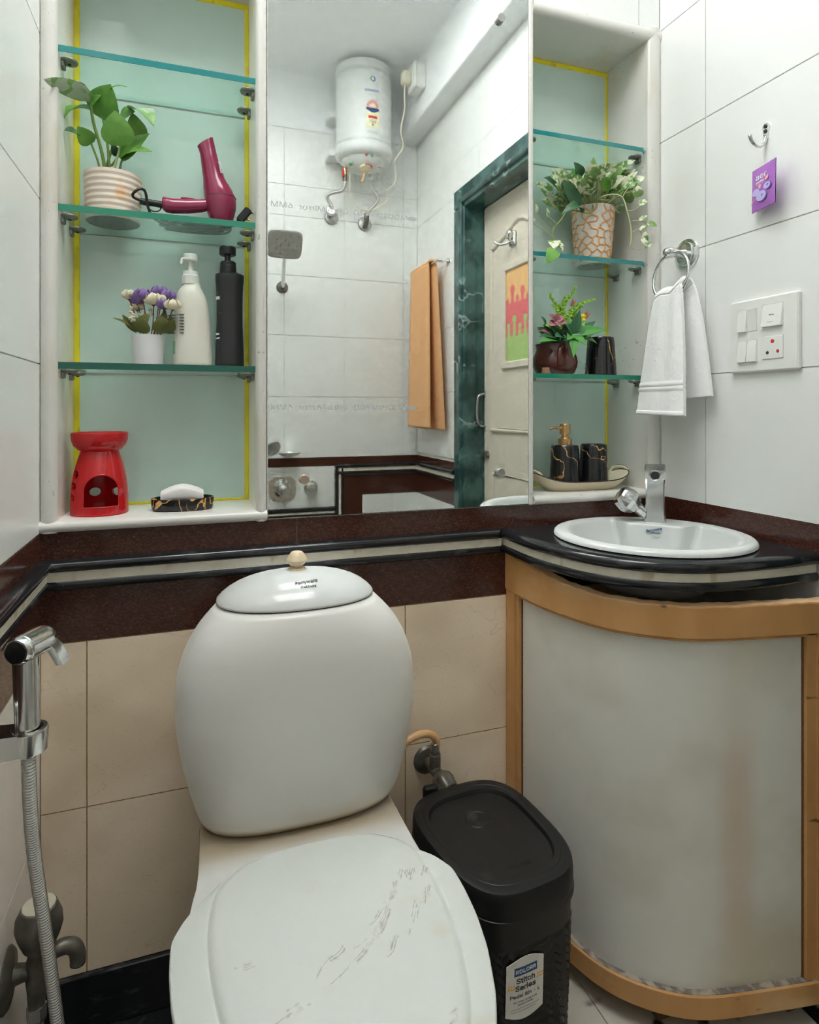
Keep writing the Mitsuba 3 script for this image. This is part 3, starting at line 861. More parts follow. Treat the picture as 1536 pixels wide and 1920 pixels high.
put(t + '__post__bead', post(.0555, .072, -.018, -.0035, .0825, .7150), 'm_wood', False)
put(t + '__post__groove', post(.0725, .0775, -.020, -.0105, .0825, .7145), 'm_wood_dark', False)
put(t + '__post', post(.955, 1.0, -.024, 0, .0825, .7190), 'm_wood', False)
put(t + '__post_001__bead', post(.928, .9545, -.018, -.0035, .0825, .7150), 'm_wood', False)
put(t + '__post_001__groove', post(.9225, .9275, -.020, -.0105, .0825, .7145), 'm_wood_dark', False)
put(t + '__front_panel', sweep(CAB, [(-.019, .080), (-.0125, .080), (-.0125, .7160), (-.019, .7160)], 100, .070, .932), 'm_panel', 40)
for s_ in (.20, .55, .93):
    i = int(s_ * 199); c = q[i] - N[i] * .055
    put(t + '__foot', bx(c[0] - .022, c[0] + .022, c[1] - .022, c[1] + .022, 0, .060, .003), 'm_wood_dark', False)
labels[t + '__front_panel'] = {'label': 'curved white translucent panel with a faint pink show-through streak painted in'}

# ------------------------------------------------------------------ toilet
t = thing('toilet', 'white ceramic toilet with egg shaped cistern and closed marbled lid', 'toilet')
CX = .186
zs = [.400, .403, .410, .430, .460, .50, .55, .60, .65, .70, .735, .762, .778, .7835]
aa = [.166, .1715, .1755, .183, .191, .2005, .2095, .2145, .2130, .2010, .184, .163, .1465, .1405]
yf = [-.182, -.188, -.1925, -.200, -.207, -.2145, -.2215, -.226, -.2275, -.2265, -.2225, -.216, -.2100, -.207]
nn = [2.7, 2.7, 2.7, 2.75, 2.8, 2.8, 2.8, 2.75, 2.65, 2.55, 2.45, 2.35, 2.3, 2.3]
zz = np.r_[zs[:3], np.linspace(.415, .7835, 34)]
A, F_, N_ = (PchipInterpolator(zs, v)(zz) for v in (aa, yf, nn))
rings = [sup(a, (-.022 - f) / 2, n_, (CX - .004 * (z - .6) / .2, (-.022 + f) / 2), z, 96) for z, a, f, n_ in zip(zz, A, F_, N_)]
put(t + '__cistern', loft(rings), 'm_cistern', 60)
put(t + '__cistern__seam', loft([sup(.1385, .0905, 2.3, (.182, -.1135), .783, 96), sup(.1385, .0905, 2.3, (.182, -.1135), .787, 96)]), 'm_seam', 60)
rings = []
for z, k in [(.7855, .985), (.7868, 1.0), (.790, .995), (.797, .95), (.805, .88), (.813, .78), (.820, .66), (.8255, .52), (.8295, .37), (.8318, .22), (.8326, .08)]:
    rings.append(sup(.1425 * k, .0945 * k, 2.3, (.182, -.1135), z, 96))
lidk = put(t + '__cistern_lid', loft(rings), 'm_ceramic', 60)
put(t + '__cistern_lid__knob', lathe([(0, .0), (.0155, 0), (.0165, .0015), (.0155, .0035), (.008, .0045), (.008, .0075), (.013, .009), (.0185, .0165), (.0192, .0185), (.0150, .0265), (.0105, .0325), (.007, .0338), (0, .0335)], (.1835, -.108, .8315), 40), 'm_knob_cream', 35)
sl = np.array([0, .80, .60]); nrm = np.cross(X, sl)
put(t + '__cistern_lid__brand_mark', cat(text('Parryware', .0062, (.1905, -.1690, .8223), np.array([.98, .10, .06]), np.array([0, .92, .39]), np.array([0, -.39, .92]), .0022, True), text('CASCADE', .0042, (.1925, -.1790, .8169), X, np.array([0, .88, .47]), np.array([0, -.47, .88]), .0022)), 'm_print_grey', False)

BCX = .177
rim = Polygon([(.012, -.02), (.356, -.02), (.358, -.22), (.360, -.30), (.368, -.38), (.366, -.46), (.352, -.55), (.325, -.62), (.28, -.675), (.22, -.70), (.177, -.704), (.13, -.70), (.075, -.675), (.03, -.62), (.002, -.55), (-.012, -.46), (-.014, -.38), (-.006, -.30), (.008, -.24)])
rim = Polygon(chaikin(np.array(rim.exterior.coords)[:-1], 2))
rims = polring(rim, (BCX, -.34), 120)
rings = []
for z, kx, ky, dy in [(0, .60, .80, .03), (.02, .60, .80, .03), (.05, .56, .77, .035), (.15, .56, .77, .035), (.24, .66, .82, .03), (.31, .82, .90, .015), (.355, .93, .965, .004), (.375, .975, .985, 0), (.388, .99, .995, 0), (.3945, .985, .99, 0), (.397, .96, .97, 0)]:
    r_ = rims.copy(); r_[:, 0] = BCX + (r_[:, 0] - BCX) * kx; r_[:, 1] = -.34 + (r_[:, 1] + .34) * ky + dy; r_[:, 2] = z
    r_[:, 1] = np.minimum(r_[:, 1], -.012); rings.append(r_)
put(t + '__bowl', loft(rings), 'm_deck', 50)
hw = [(.086, -.2655), (.139, -.302), (.186, -.352), (.2030, -.386), (.2035, -.43), (.200, -.478), (.191, -.53), (.172, -.59), (.150, -.635), (.118, -.675), (.075, -.703), (.03, -.714)]
LCX = .1755
outl = chaikin(np.array([(LCX + w, y) for w, y in hw] + [(LCX - w, y) for w, y in hw[::-1]]), 3, .12)
hi = [(.083, -.2665), (.134, -.3015), (.153, -.33), (.1605, -.375), (.162, -.43), (.155, -.50), (.143, -.56), (.124, -.615), (.095, -.655), (.055, -.682), (.02, -.69)]
inl = chaikin(np.array([(LCX + .005 + w, y) for w, y in hi] + [(LCX + .005 - w, y) for w, y in hi[::-1]]), 2)
seat = Polygon(outl).buffer(-.004)
put(t + '__seat', extr(seat.difference(Polygon(inl).buffer(-.04)), .014, (0, 0, .3985), X, Y, Z), 'm_ceramic', False)
pc = (LCX, -.46)
ro, ri = polring(Polygon(outl), pc, 160), polring(Polygon(inl), pc, 160)
ring = lambda k, z, base=ro: np.stack([pc[0] + (base[:, 0] - pc[0]) * k, pc[1] + (base[:, 1] - pc[1]) * k, np.full(len(base), z)], -1)
mid = lambda f, z: np.c_[(ro * (1 - f) + ri * f)[:, :2], np.full(len(ro), z)]
fl = np.clip((ri[:, 1] + .29) / .03, 0, 1)[:, None]        # the raised field runs out at the straight rear edge
riz = lambda k, z: ring(k, z, ri)
lid = [ring(.97, .4130), ring(.992, .4132), ring(1.0, .4160), ring(1.0, .4205), ring(.996, .4238), ring(.988, .4252), mid(.55, .4272), mid(.90, .4285), mid(.985, .4262), riz(.992, .4275), riz(.975, .4318), riz(.93, .4338), riz(.7, .4352), riz(.35, .4356)]
put(t + '__seat_lid', loft(lid), 'm_lid', 40)
for dx in (-.07, .07):
    put(t + '__hinge', bx(LCX + dx - .016, LCX + dx + .016, -.285, -.270, .396, .412, .004), 'm_ceramic', 30)
labels[t + '__seat_lid'] = {'label': 'white seat lid with grey marble veins'}

# ------------------------------------------------------------------ pedal bin
t = thing('pedal_bin', 'black plastic woven pattern bin with a lid, between toilet and vanity', 'bin')
BX, BY = .5085, -.256


BROT = math.radians(6.2)
BCR, BSR = math.cos(BROT), math.sin(BROT)


def bloc(lx, ly):
    return BX + lx * BCR - ly * BSR, BY + lx * BSR + ly * BCR


def binring(k, z, n=160, ex=3.5):
    th = np.arange(n) * 2 * np.pi / n
    x = np.sign(np.cos(th)) * np.abs(np.cos(th)) ** (2 / ex); y = np.sign(np.sin(th)) * np.abs(np.sin(th)) ** (2 / ex)
    wx_, wy_ = bloc(x * .1155 * k * (1 + .05 * y), y * .1475 * k)
    return np.stack([wx_, wy_, np.full(n, z)], -1)


zr = np.linspace(.006, .300, 148); n_b = 320
per = 46; rings = [binring(.86, .0, n_b)]
for z in zr:
    k = .885 + (.955 - .885) * z / .30
    r0 = binring(k, z, n_b); c0 = np.array([BX, BY, z]); d = r0 - c0; d /= np.linalg.norm(d, axis=1, keepdims=True)
    L = np.r_[0, np.cumsum(np.linalg.norm(np.diff(r0, axis=0), axis=1))]; u = L / .0135; col = np.floor(u); fu = u - col
    v = z / .0165 + np.where(col % 2 == 0, fu, 1 - fu) * .75 + (col % 2) * .25
    fv = v - np.floor(v)
    hgt = .0030 * np.clip((1 - fv) * 1.0, 0, 1) * np.clip(fv / .12, 0, 1) * np.clip((z - .012) / .006, 0, 1) * np.clip((.276 - z) / .004, 0, 1)
    rings.append(r0 + d * hgt[:, None])
rings += [binring(.957, .303, n_b), binring(.965, .318, n_b)]
put(t + '__body', loft(rings), 'm_binblack', 40)
put(t + '__rim', loft([binring(.958, .314), binring(.988, .316), binring(.992, .326), binring(.970, .328)]), 'm_binblack', 30)
br = lambda k, z: binring(k, z, 160, 3.2)
put(t + '__lid', loft([br(.975, .326), br(.998, .3265), br(1.003, .331), br(1.0, .356), br(.992, .3640), br(.978, .3678), br(.93, .3690), br(.80, .3690), br(.785, .3685), br(.772, .3650), br(.762, .3610), br(.70, .3600), br(.2, .3600)]), 'm_bintop', 35)
put(t + '__lid__groove', loft([br(.865, .3691), br(.858, .3697), br(.851, .3691)], False, False), 'm_bintop', 35)
put(t + '__lid__emblem', cat(lathe([(.021, 0), (.0222, .0009), (.0235, 0)], (BX - .004, BY + .045, .3600), 40, cap=False), text('K', .012, (BX - .004, BY + .045, .3600), X, Y, Z, .0006)), 'm_bintop', 30)
put(t + '__lid__embossed_word', text('KOLORR', .009, (BX + .012, BY - .083, .3600), X, Y, Z, .0006), 'm_binblack', False)
put(t + '__lid__hinge_tab', bx(BX - .075, BX - .045, BY + .138, BY + .152, .352, .378, .004), 'm_bintop', 30)
put(t + '__pedal', bx(BX - .03, BX + .03, BY - .165, BY - .11, .008, .018, .003), 'm_binblack', 30)
# paper label stuck to the front, following its curve
LXL, LZC = -.026, .2165


def bsurf(lx, z):
    k = .885 + .07 * z / .30; a = np.abs(lx) / (.1155 * k)
    return -.1475 * k * (1 - np.minimum(a, .99) ** 3.5) ** (1 / 3.5) - .0034


def on_bin(mesh, part, mat, h=0.0):
    v = mesh.vertices; lx, z = LXL + v[:, 0], LZC + v[:, 1] * .84
    x, y = bloc(lx, bsurf(lx, z) - v[:, 2] - h)
    m = tm(np.stack([x, y, z], -1), mesh.faces.copy())
    return put(t + '__' + part, m, mat, False)


def strips(poly, h):
    out = []
    x0, z0, x1, z1 = poly.bounds; e = np.linspace(x0, x1, max(2, int((x1 - x0) / .004) + 1))
    for a, b in zip(e[:-1], e[1:]):
        g = poly.intersection(sbox(a, z0 - .01, b, z1 + .01))
        for q_ in getattr(g, 'geoms', [g]):
            if q_.area > 1e-9:
                out.append(trimesh.creation.extrude_polygon(q_, h, engine='earcut'))
    return cat(*out)


def words(*items):
    out = []
    for s_, h, a, b, bold in items:
        m = meshkit.text_mesh(s_, h, .0005, bold); c = m.bounds.mean(0)
        m.apply_translation([a - c[0], b - c[1], 0]); out.append(m)
    return cat(*out)


lab = Polygon([(-.034, -.052)] + [(-.034 + .068 * i / 12, -.052 - .010 * math.sin(math.pi * i / 12)) for i in range(13)] + [(.034, .046)] + [(.034 - .068 * i / 12, .046 + .012 * math.sin(math.pi * i / 12)) for i in range(13)])
on_bin(strips(lab.buffer(0), .0008), 'label', 'm_label')
on_bin(strips(sbox(-.021, .024, .021, .040), .0003), 'label__logo_box', 'm_print_blue', .0008)
on_bin(words(('KOLORR', .0068, 0, .032, True)), 'label__logo_word', 'm_label', .0010)
on_bin(words(('Stitch', .0095, .0, .0140, True), ('Series', .0095, .0, .0000, True)), 'label__title', 'm_print_black', .0008)
on_bin(words(('Pedal Bin - L', .0066, 0, -.0150, False)), 'label__subtitle', 'm_print_black', .0008)
on_bin(cat(words(('20 Litres Large Litre', .0034, 0, -.0265, False), ('Made in India', .0032, 0, -.0320, False)), strips(sbox(-.026, -.0400, .026, -.0392), .0003), strips(sbox(-.026, -.0450, .020, -.0443), .0003)), 'label__small_print', 'm_print_grey', .0008)
for sx in (-1, 1):
    cx_, cz_ = sx * .0265, (.004 if sx < 0 else .011)
    on_bin(cat(*[strips(Polygon([(cx_ + dx - .0024, cz_ + dz), (cx_ + dx, cz_ + dz + .0024), (cx_ + dx + .0024, cz_ + dz), (cx_ + dx, cz_ + dz - .0024)]), .0003) for dx in (-.0035, .0010, .0050) for dz in (-.003, .003)]), 'label__stitch_motif', 'm_print_orange', .0008)

# ------------------------------------------------------------------ angle valve behind the bin
t = thing('angle_valve', 'tarnished angle valve with orange supply hose on the tiles above the bin', 'valve')
VX, VZ = .4835, .364
put(t + '__flange', lathe([(0, 0), (.030, 0), (.031, .003), (.027, .009), (.016, .013), (0, .013)], (VX, .002, VZ), 36, (0, -1, 0)), 'm_old_metal', 35)
put(t + '__body', cat(tube([(VX, 0, VZ), (VX + .001, -.035, VZ), (VX + .002, -.060, VZ)], .0115, 16), tube([(VX + .002, -.045, VZ - .004), (VX + .002, -.045, VZ + .034)], .0125, 8), tube([(VX + .002, -.045, VZ + .030), (VX + .002, -.045, VZ + .046)], .0095, 6)), 'm_old_metal', 30)
u_, w_, a_ = frame((.28, -.90, -.36)); c_ = np.array([VX + .002, -.055, VZ - .002]); rings = []
for r, zz_ in [(.009, 0), (.016, .006), (.0235, .018), (.0245, .028), (.0215, .042), (.0205, .0455), (.018, .0465)]:
    th = np.arange(36) * np.pi / 18; rr = r * (1 + (.07 * np.cos(th * 6) if .01 < zz_ < .044 else 0))
    rings.append(c_ + np.outer(np.cos(th) * rr, u_) + np.outer(np.sin(th) * rr, w_) + a_ * zz_)
put(t + '__handle', loft(rings), 'm_old_metal', 40)
put(t + '__supply_hose', tube([(VX + .002, -.045, VZ + .043), (VX + .003, -.047, VZ + .066), (VX - .014, -.052, VZ + .083), (VX - .045, -.058, VZ + .088), (VX - .075, -.062, VZ + .078), (VX - .10, -.065, VZ + .06)], .0078, 14, 50), 'm_hose_orange', True)
put(t + '__ferrule', lathe([(0, 0), (.0092, 0), (.0092, .016), (.0082, .017), (0, .017)], (VX + .002, -.045, VZ + .042), 20), 'm_pewter', 30)

# ------------------------------------------------------------------ bidet sprayer, holder and tap on the left wall
SP = np.array([-.2000, -.345, .703])
t = thing('sprayer_holder', 'chrome wall holder gripping the bidet sprayer on the left wall', 'holder')
put(t + '__arm', loft([np.array([(XL - .002, SP[1] + y, SP[2] + .004 + z) for y, z in ((-.020, -.017), (.016, -.017), (.018, .014), (-.018, .014))]), np.array([(XL + .025, SP[1] + y, SP[2] + .002 + z) for y, z in ((-.020, -.017), (.018, -.017), (.018, .013), (-.020, .013))]), np.array([(SP[0] + .004, SP[1] + y, SP[2] + z) for y, z in ((-.018, -.015), (.017, -.015), (.017, .013), (-.018, .013))])]), 'm_chrome', 25)
put(t + '__collar', lathe([(.0152, -.014), (.0195, -.015), (.0215, .012), (.0200, .015), (.0155, .015), (.0152, -.014)], SP + [.002, 0, 0], 32, cap=False), 'm_chrome', 35)
put(t + '__wall_plate', bx(XL - .003, XL + .006, SP[1] - .028, SP[1] + .026, SP[2] - .032, SP[2] + .034, .002), 'm_chrome', 25)
t = thing('bidet_sprayer', 'chrome hand bidet sprayer with ribbed steel hose hanging on the left wall', 'sprayer')
tilt = np.array([-.02, -.02, 1.0]); tilt /= np.linalg.norm(tilt)
put(t + '__handle', lathe([(0, -.020), (.0115, -.020), (.0125, .0), (.0140, .006), (.0140, .010), (.0136, .012), (.0145, .013), (.0148, .05), (.0155, .10), (.0150, .118), (0, .118)], SP, 32, tilt), 'm_chrome', 30)
H0, H1 = np.array([-.1905, -.408, .8255]), np.array([-.1925, -.340, .8180])
hd = (H1 - H0) / np.linalg.norm(H1 - H0)
hd = np.array([.38, .90, -.02]); hd /= np.linalg.norm(hd); H0 = SP + np.array([-.007, -.030, .1235]); HL = .062
put(t + '__head', lathe([(0, 0), (.0150, 0), (.0172, .003), (.0178, .008), (.0172, .009), (.0178, .010), (.0180, .045), (.0165, .056), (.012, HL), (0, HL)], H0, 36, hd), 'm_chrome', 30)
put(t + '__head__nozzle_face', lathe([(0, -.0012), (.0135, -.0012), (.0148, .0005), (0, .0005)], H0, 32, hd), 'm_black_plastic', 30)
lv0 = H0 + hd * .052
put(t + '__trigger', loft([np.array([lv0 + np.array(a) for a in r_]) for r_ in ([[.012, .002, .004], [.006, -.016, .004], [-.008, -.012, .006], [-.004, .006, .006]], [[.022, .006, -.012], [.016, -.012, -.013], [.006, -.008, -.014], [.012, .010, -.013]], [[.030, .010, -.034], [.025, -.008, -.036], [.016, -.004, -.037], [.022, .014, -.035]])]), 'm_chrome', 30)
hose = [SP + [0, 0, -.012], (-.1995, -.338, .620), (-.2005, -.310, .530), (-.1915, -.286, .400), (-.1800, -.272, .262), (-.170, -.258, .130), (-.172, -.235, .030)]
put(t + '__hose', corrugated(hose, .0076, .0042), 'm_steel', True)

t = thing('bib_tap', 'tarnished two way tap with round cap and curved spout on the left wall', 'tap')
TX, TY, TZ = -.2175, -.215, .300
put(t + '__flange', lathe([(0, 0), (.040, 0), (.041, .003), (.036, .008), (.016, .012), (0, .012)], (XL - .001, TY, TZ - .004), 40, (1, 0, 0)), 'm_old_metal', 35)
put(t + '__body', cat(tube([(XL, TY, TZ), (TX - .012, TY, TZ), (TX, TY, TZ + .002)], [.016, .011, .011], 16), lathe([(0, -.052), (.0115, -.052), (.0125, -.03), (.0150, -.01), (.0145, .012), (.010, .026), (.010, .045), (0, .045)], (TX, TY, TZ), 24)), 'm_old_metal', 35)
put(t + '__spout', tube([(TX + .006, TY + .002, TZ + .010), (TX + .030, TY + .008, TZ + .017), (TX + .045, TY + .012, TZ + .012), (TX + .052, TY + .014, TZ - .006), (TX + .052, TY + .014, TZ - .018)], .0112, 16, 30), 'm_old_metal', True)
rings = []; th = np.arange(32) * np.pi / 16
for r, zz_ in [(.010, .024), (.0185, .030), (.0255, .048), (.0295, .064), (.0285, .078), (.0245, .092), (.0225, .0935)]:
    rr = r * (1 + (.10 * np.cos(th * 4) if .028 < zz_ < .085 else 0))
    rings.append(np.stack([TX + .003 + np.cos(th) * rr, TY + np.sin(th) * rr, np.full(32, TZ + zz_)], -1))
put(t + '__handle', loft(rings), 'm_old_metal', 40)
put(t + '__handle__cap', lathe([(0, 0), (.0222, 0), (.0220, .0022), (.019, .0032), (0, .0035)], (TX + .003, TY, TZ + .0932), 32), 'm_old_cap', 35)
put(t + '__hose_nut', lathe([(0, -.076), (.0125, -.076), (.0135, -.070), (.0135, -.052), (0, -.052)], (TX, TY, TZ), 6), 'm_steel', False)
put(t + '__supply_hose', corrugated([(TX, TY, TZ - .075), (TX, TY, TZ - .11), (TX - .002, TY - .006, TZ - .17), (TX + .004, TY - .012, TZ - .23), (TX + .03, TY - .01, TZ - .268)], .0085, .0050), 'm_steel', True)

# ------------------------------------------------------------------ glass shelves
def glass_shelf(x0, x1, z0, z1, label, group, edge, y0=.001, y1=.158, cut=False):
    t = thing('glass_shelf', label, 'shelf', group)
    put(t + '__pane', bx(x0 + .0012, x1 - .0012, y0 + .0012, y1, z0, z1, 0), 'm_pane', False)
    pl = Polygon([(x0, y0 - .0), (x1 - (.012 if cut else 0), y0), (x1, y0 + (.012 if cut else 0)), (x1, y0 + .0015 + (.012 if cut else 0)), (x1 - .0012 - (.012 if cut else 0), y0 + .0014), (x0, y0 + .0014)])
    put(t + '__polished_edge', extr(pl, z1 - z0, (0, 0, z0), X, Y, Z), edge, False)
    put(t + '__back_edge', bx(x0, x1, y1, y1 + .001, z0, z0 + .0022, 0), 'm_grey_ring', False)
    for xs, sg in ((x0, 1), (x1, -1)):
        for yy in (.032, .118):
            c = (xs + sg * .012, yy, z0 - .0002)
            b = put(t + '__bracket', cat(lathe([(0, 0), (.0155, 0), (.0160, -.0015), (.0150, -.0040), (.0105, -.0062), (0, -.0068)], c, 24), bx(xs, xs + sg * .006, yy - .010, yy + .010, z0 - .016, z0 + .002, .0015)), 'm_bracket', 30)
            put(b + '__screw', lathe([(0, 0), (.0032, 0), (.0030, -.002), (0, -.0022)], (xs + sg * .013, yy, z0 - .0066), 12), 'm_black_plastic', 30)
    return t


GL, GR = 'glass shelves in the left niche', 'glass shelves in the right niche'
glass_shelf(LN[0], LN[1], 1.7765, 1.788, 'empty glass shelf highest in the left niche', None, 'm_edge_teal')
glass_shelf(LN[0], LN[1], 1.4890, 1.501, 'glass shelf in the left niche carrying the hair dryer and beige pot', None, 'm_edge_green')
glass_shelf(LN[0], LN[1], 1.2025, 1.2150, 'glass shelf in the left niche carrying the pump bottles', None, 'm_edge_dark')
glass_shelf(RN[0], RN[1], 1.7735, 1.7835, 'empty glass shelf highest in the right niche', None, 'm_edge_teal', cut=True)
glass_shelf(RN[0], RN[1], 1.4890, 1.4990, 'glass shelf in the right niche under the variegated pothos', None, 'm_edge_teal', cut=True)
glass_shelf(RN[0], RN[1], 1.2030, 1.2140, 'glass shelf in the right niche under the brown pot and black tumbler', None, 'm_edge_green', cut=True)

# ------------------------------------------------------------------ left niche: pothos in ribbed pot
PZ = 1.5012
t = thing('potted_pothos', 'green pothos in a ribbed beige pot on the left glass shelf', 'potted plant')
PC = np.array([-.1490, .098])
prof = [(0, 0), (.0485, 0), (.0505, .003)]
for i in range(60):
    u = i / 59
    z = .006 + u * .082; r = .0506 + .0022 * u + (.0007 * math.sin(z * 2 * math.pi / .0118) if u > .12 else 0)
    prof.append((r, z))
prof += [(.0530, .0915), (.0500, .0925), (.0480, .088), (.0470, .070), (0, .070)]
put(t + '__pot', lathe(prof, (*PC, PZ), 64), 'm_pot_ribbed', 50)
put(t + '__soil', lathe([(0, .070), (.0468, .071), (.03, .076), (0, .078)], (*PC, PZ), 32), 'm_soil', 50)
st = lambda pts, r=.0022, m='m_stem': put(t + '__stem', tube([(x, y, z) for x, y, z in pts], [r * 1.3, r], 8, 16), m, True)
st([(-.160, .09, 1.573), (-.1634, .09, 1.6032), (-.1691, .088, 1.6387), (-.1805, .082, 1.6822), (-.1853, .076, 1.721)], .0026)
st([(-.152, .095, 1.573), (-.156, .095, 1.6187), (-.1585, .096, 1.6492), (-.1667, .092, 1.7024)])
st([(-.170, .085, 1.573), (-.1715, .085, 1.6023), (-.1789, .08, 1.6283), (-.1862, .076, 1.6471)], .0018)
st([(-.156, .10, 1.573), (-.1593, .10, 1.6201), (-.1494, .10, 1.656), (-.1379, .10, 1.6959), (-.1295, .098, 1.71)])
st([(-.146, .08, 1.573), (-.1445, .08, 1.6057), (-.1362, .075, 1.6378), (-.1337, .07, 1.6783)], .0019, 'm_stem_pale')
st([(-.138, .088, 1.573), (-.1362, .088, 1.6049), (-.1312, .085, 1.6257)], .0019)
st([(-.1527, .10, 1.6155), (-.1412, .102, 1.6353), (-.130, .104, 1.660)], .0017)
lf = lambda b, tp, up, w, m='m_pothos', **k: put(t + '__leaf', leaf(b, tp, up, w, **k), m, True)
lf((-.1840, .068, 1.7300), (-.2420, -.045, 1.6990), (.745, -.21, -.61), .034, 'm_pothos_pale', cup=-.15, droop=-.05)
lf((-.1853, .076, 1.7225), (-.166, .060, 1.735), (0, -.95, .2), .016, cup=.2)
lf((-.1667, .088, 1.7010), (-.148, .048, 1.753), (-.25, -.93, .25), .080, cup=.10, droop=.05)
lf((-.150, .05, 1.745), (-.1195, .045, 1.7516), (0, -.6, .8), .010, kind='lance')
lf((-.1900, .088, 1.716), (-.2320, .055, 1.673), (-.55, -.70, .45), .034, cup=.35, droop=.16)
lf((-.1380, .095, 1.7050), (-.106, .060, 1.7130), (.05, -.93, .35), .044, cup=.12, droop=.10)
lf((-.1120, .075, 1.7230), (-.0700, .040, 1.680), (.40, -.80, .45), .046, 'm_pothos_pale', cup=.2, droop=.20)
lf((-.1050, .100, 1.6750), (-.1120, .070, 1.7140), (.15, -.98, .1), .042, cup=.06)
lf((-.1345, .064, 1.6430), (-.1395, .040, 1.7005), (.05, -.99, .15), .060, cup=.08, droop=.05)
lf((-.1320, .080, 1.6230), (-.0810, .070, 1.6780), (-.45, -.85, .25), .040, cup=.22, droop=.05)
lf((-.1312, .082, 1.6265), (-.0740, .050, 1.6345), (.05, -.75, .66), .030, cup=.2, droop=.14)
lf((-.1860, .074, 1.6440), (-.2050, .050, 1.6650), (-.25, -.95, .2), .034, cup=.10, droop=.06)
lf((-.2050, .066, 1.6560), (-.2265, .045, 1.6520), (-.1, -.9, .4), .022, 'm_leaf_dark', cup=.2)
lf((-.1400, .10, 1.637), (-.150, .085, 1.655), (-.3, -.9, .3), .018, 'm_leaf_dark', cup=.1)

# ------------------------------------------------------------------ hair dryer
t = thing('hair_dryer', 'maroon hair dryer standing on its back on the left glass shelf', 'hair dryer')
DYY = .080


def lr(Ls, Rs, ds, y=DYY, n=40, pw=2.0):
    rings = []; th = np.arange(n) * 2 * np.pi / n
    for L, R, d in zip(Ls, Rs, ds):
        L, R = np.array([L[0], y, L[1]]), np.array([R[0], y, R[1]])
        c, h = (L + R) / 2, (R - L) / 2
        rings.append(c + np.outer(np.cos(th), h) + np.outer(np.sin(th) * d, Y))
    return loft(rings)


DL = [(.0410, 1.5040), (.0385, 1.5100), (.0336, 1.5240), (.0293, 1.5344), (.025, 1.5519), (.023, 1.566), (.0213, 1.5836), (.0208, 1.6015), (.0174, 1.6314), (.0162, 1.642)]
DR = [(.0735, 1.5040), (.0765, 1.5100), (.0811, 1.5250), (.086, 1.5441), (.0868, 1.5560), (.086, 1.5690), (.0784, 1.5850), (.0645, 1.6069), (.0545, 1.6363), (.0507, 1.6466)]
put(t + '__body', lr(DL, DR, [.016, .019, .024, .0285, .031, .0315, .029, .022, .0185, .0172]), 'm_maroon', 50)
put(t + '__nozzle', lr([(.0165, 1.6415), (.0158, 1.6460), (.0149, 1.6543), (.0123, 1.6629), (.0095, 1.6692)], [(.0505, 1.6461), (.0492, 1.6520), (.0469, 1.6620), (.0438, 1.6760), (.0401, 1.6916)], [.0166, .0160, .0142, .0125, .0110]), 'm_maroon', 50)
put(t + '__seam', lr([(.0232, 1.5655), (.0230, 1.5665)], [(.0868, 1.5680), (.0866, 1.5690)], [.0318, .0318]), 'm_print_black', 40)
hx = [-.0572, -.0555, -.0500, -.0368, -.007, .0216, .0310]
zt_ = [1.5560, 1.5585, 1.5578, 1.557, 1.5586, 1.5622, 1.5640]; zb_ = [1.5345, 1.5317, 1.5275, 1.5265, 1.5297, 1.5354, 1.5400]
put(t + '__handle', lr([(x, z) for x, z in zip(hx, zb_)], [(x, z) for x, z in zip(hx, zt_)], [.0100, .0125, .0140, .0145, .0135, .0120, .0110]), 'm_maroon', 50)
put(t + '__handle__switch', bx(-.022, .004, DYY - .006, DYY + .006, 1.557, 1.5606, .001), 'm_maroon', 30)
put(t + '__cord_grip', lr([(x, z) for x, z in zip([-.0985, -.0888, -.0727, -.0555], [1.5385, 1.5370, 1.5367, 1.5350])], [(x, z) for x, z in zip([-.0985, -.0888, -.0727, -.0555], [1.5510, 1.5506, 1.5498, 1.5487])], [.0055, .0062, .0066, .0072]), 'm_black_plastic', 40)
put(t + '__handle__hang_loop', tube([(-.083, DYY, 1.537), (-.079, DYY - .004, 1.5285), (-.071, DYY - .006, 1.5250), (-.063, DYY - .004, 1.5285), (-.060, DYY, 1.536)], .0014, 8, 24), 'm_black_plastic', True)
m = text('HAVELLS', .0040, (0, 0, 0), X, Y, Z, .004, True)
tang = np.array([.0075, 0, -.0315]); tang /= np.linalg.norm(tang)
put(t + '__brand_word', place(m, (.0535, DYY - .0185, 1.6250), tang, np.cross(np.array([.35, -.94, 0]), tang), np.array([.35, -.94, 0])), 'm_print_white', False)
cord = [(-.0965, DYY - .006, 1.5435), (-.1060, .050, 1.5400), (-.1080, .036, 1.5430), (-.1020, .034, 1.5500), (-.0900, .040, 1.5560), (-.0855, .048, 1.5490), (-.084, .054, 1.5360), (-.0800, .058, 1.5200), (-.066, .066, 1.5052), (-.040, .080, 1.5045)]
rr = random.Random(3)
for k in range(6):
    a0, b0 = .052 + .006 * (k % 3), .026 + .007 * ((k * 2) % 3)
    cx, cy = .012 + .010 * (k % 2) - .004 * k, .092 + .006 * ((k * 5) % 3 - 1)
    for a in np.linspace(.6, 2 * math.pi + .2, 12):
        cord.append((cx - a0 * math.cos(a), cy + b0 * math.sin(a) * (1 if k % 2 else .7), 1.5045 + .0032 * ((k + (1 if a > 3 else 0)) % 4)))
cord += [(.060, .066, 1.5045), (.080, .058, 1.508), (.088, .050, 1.516)]
put(t + '__cord', tube(cord, .0026, 8, 420), 'm_cord_black', True)
pm = bx(-.008, .008, -.0065, .0065, -.018, .016, .003)
d_ = np.array([.60, -.10, .79]); d_ /= np.linalg.norm(d_); sd = np.cross(Y, d_); sd /= np.linalg.norm(sd); nd = np.cross(d_, sd)
pc_ = np.array([.1010, .050, 1.529])
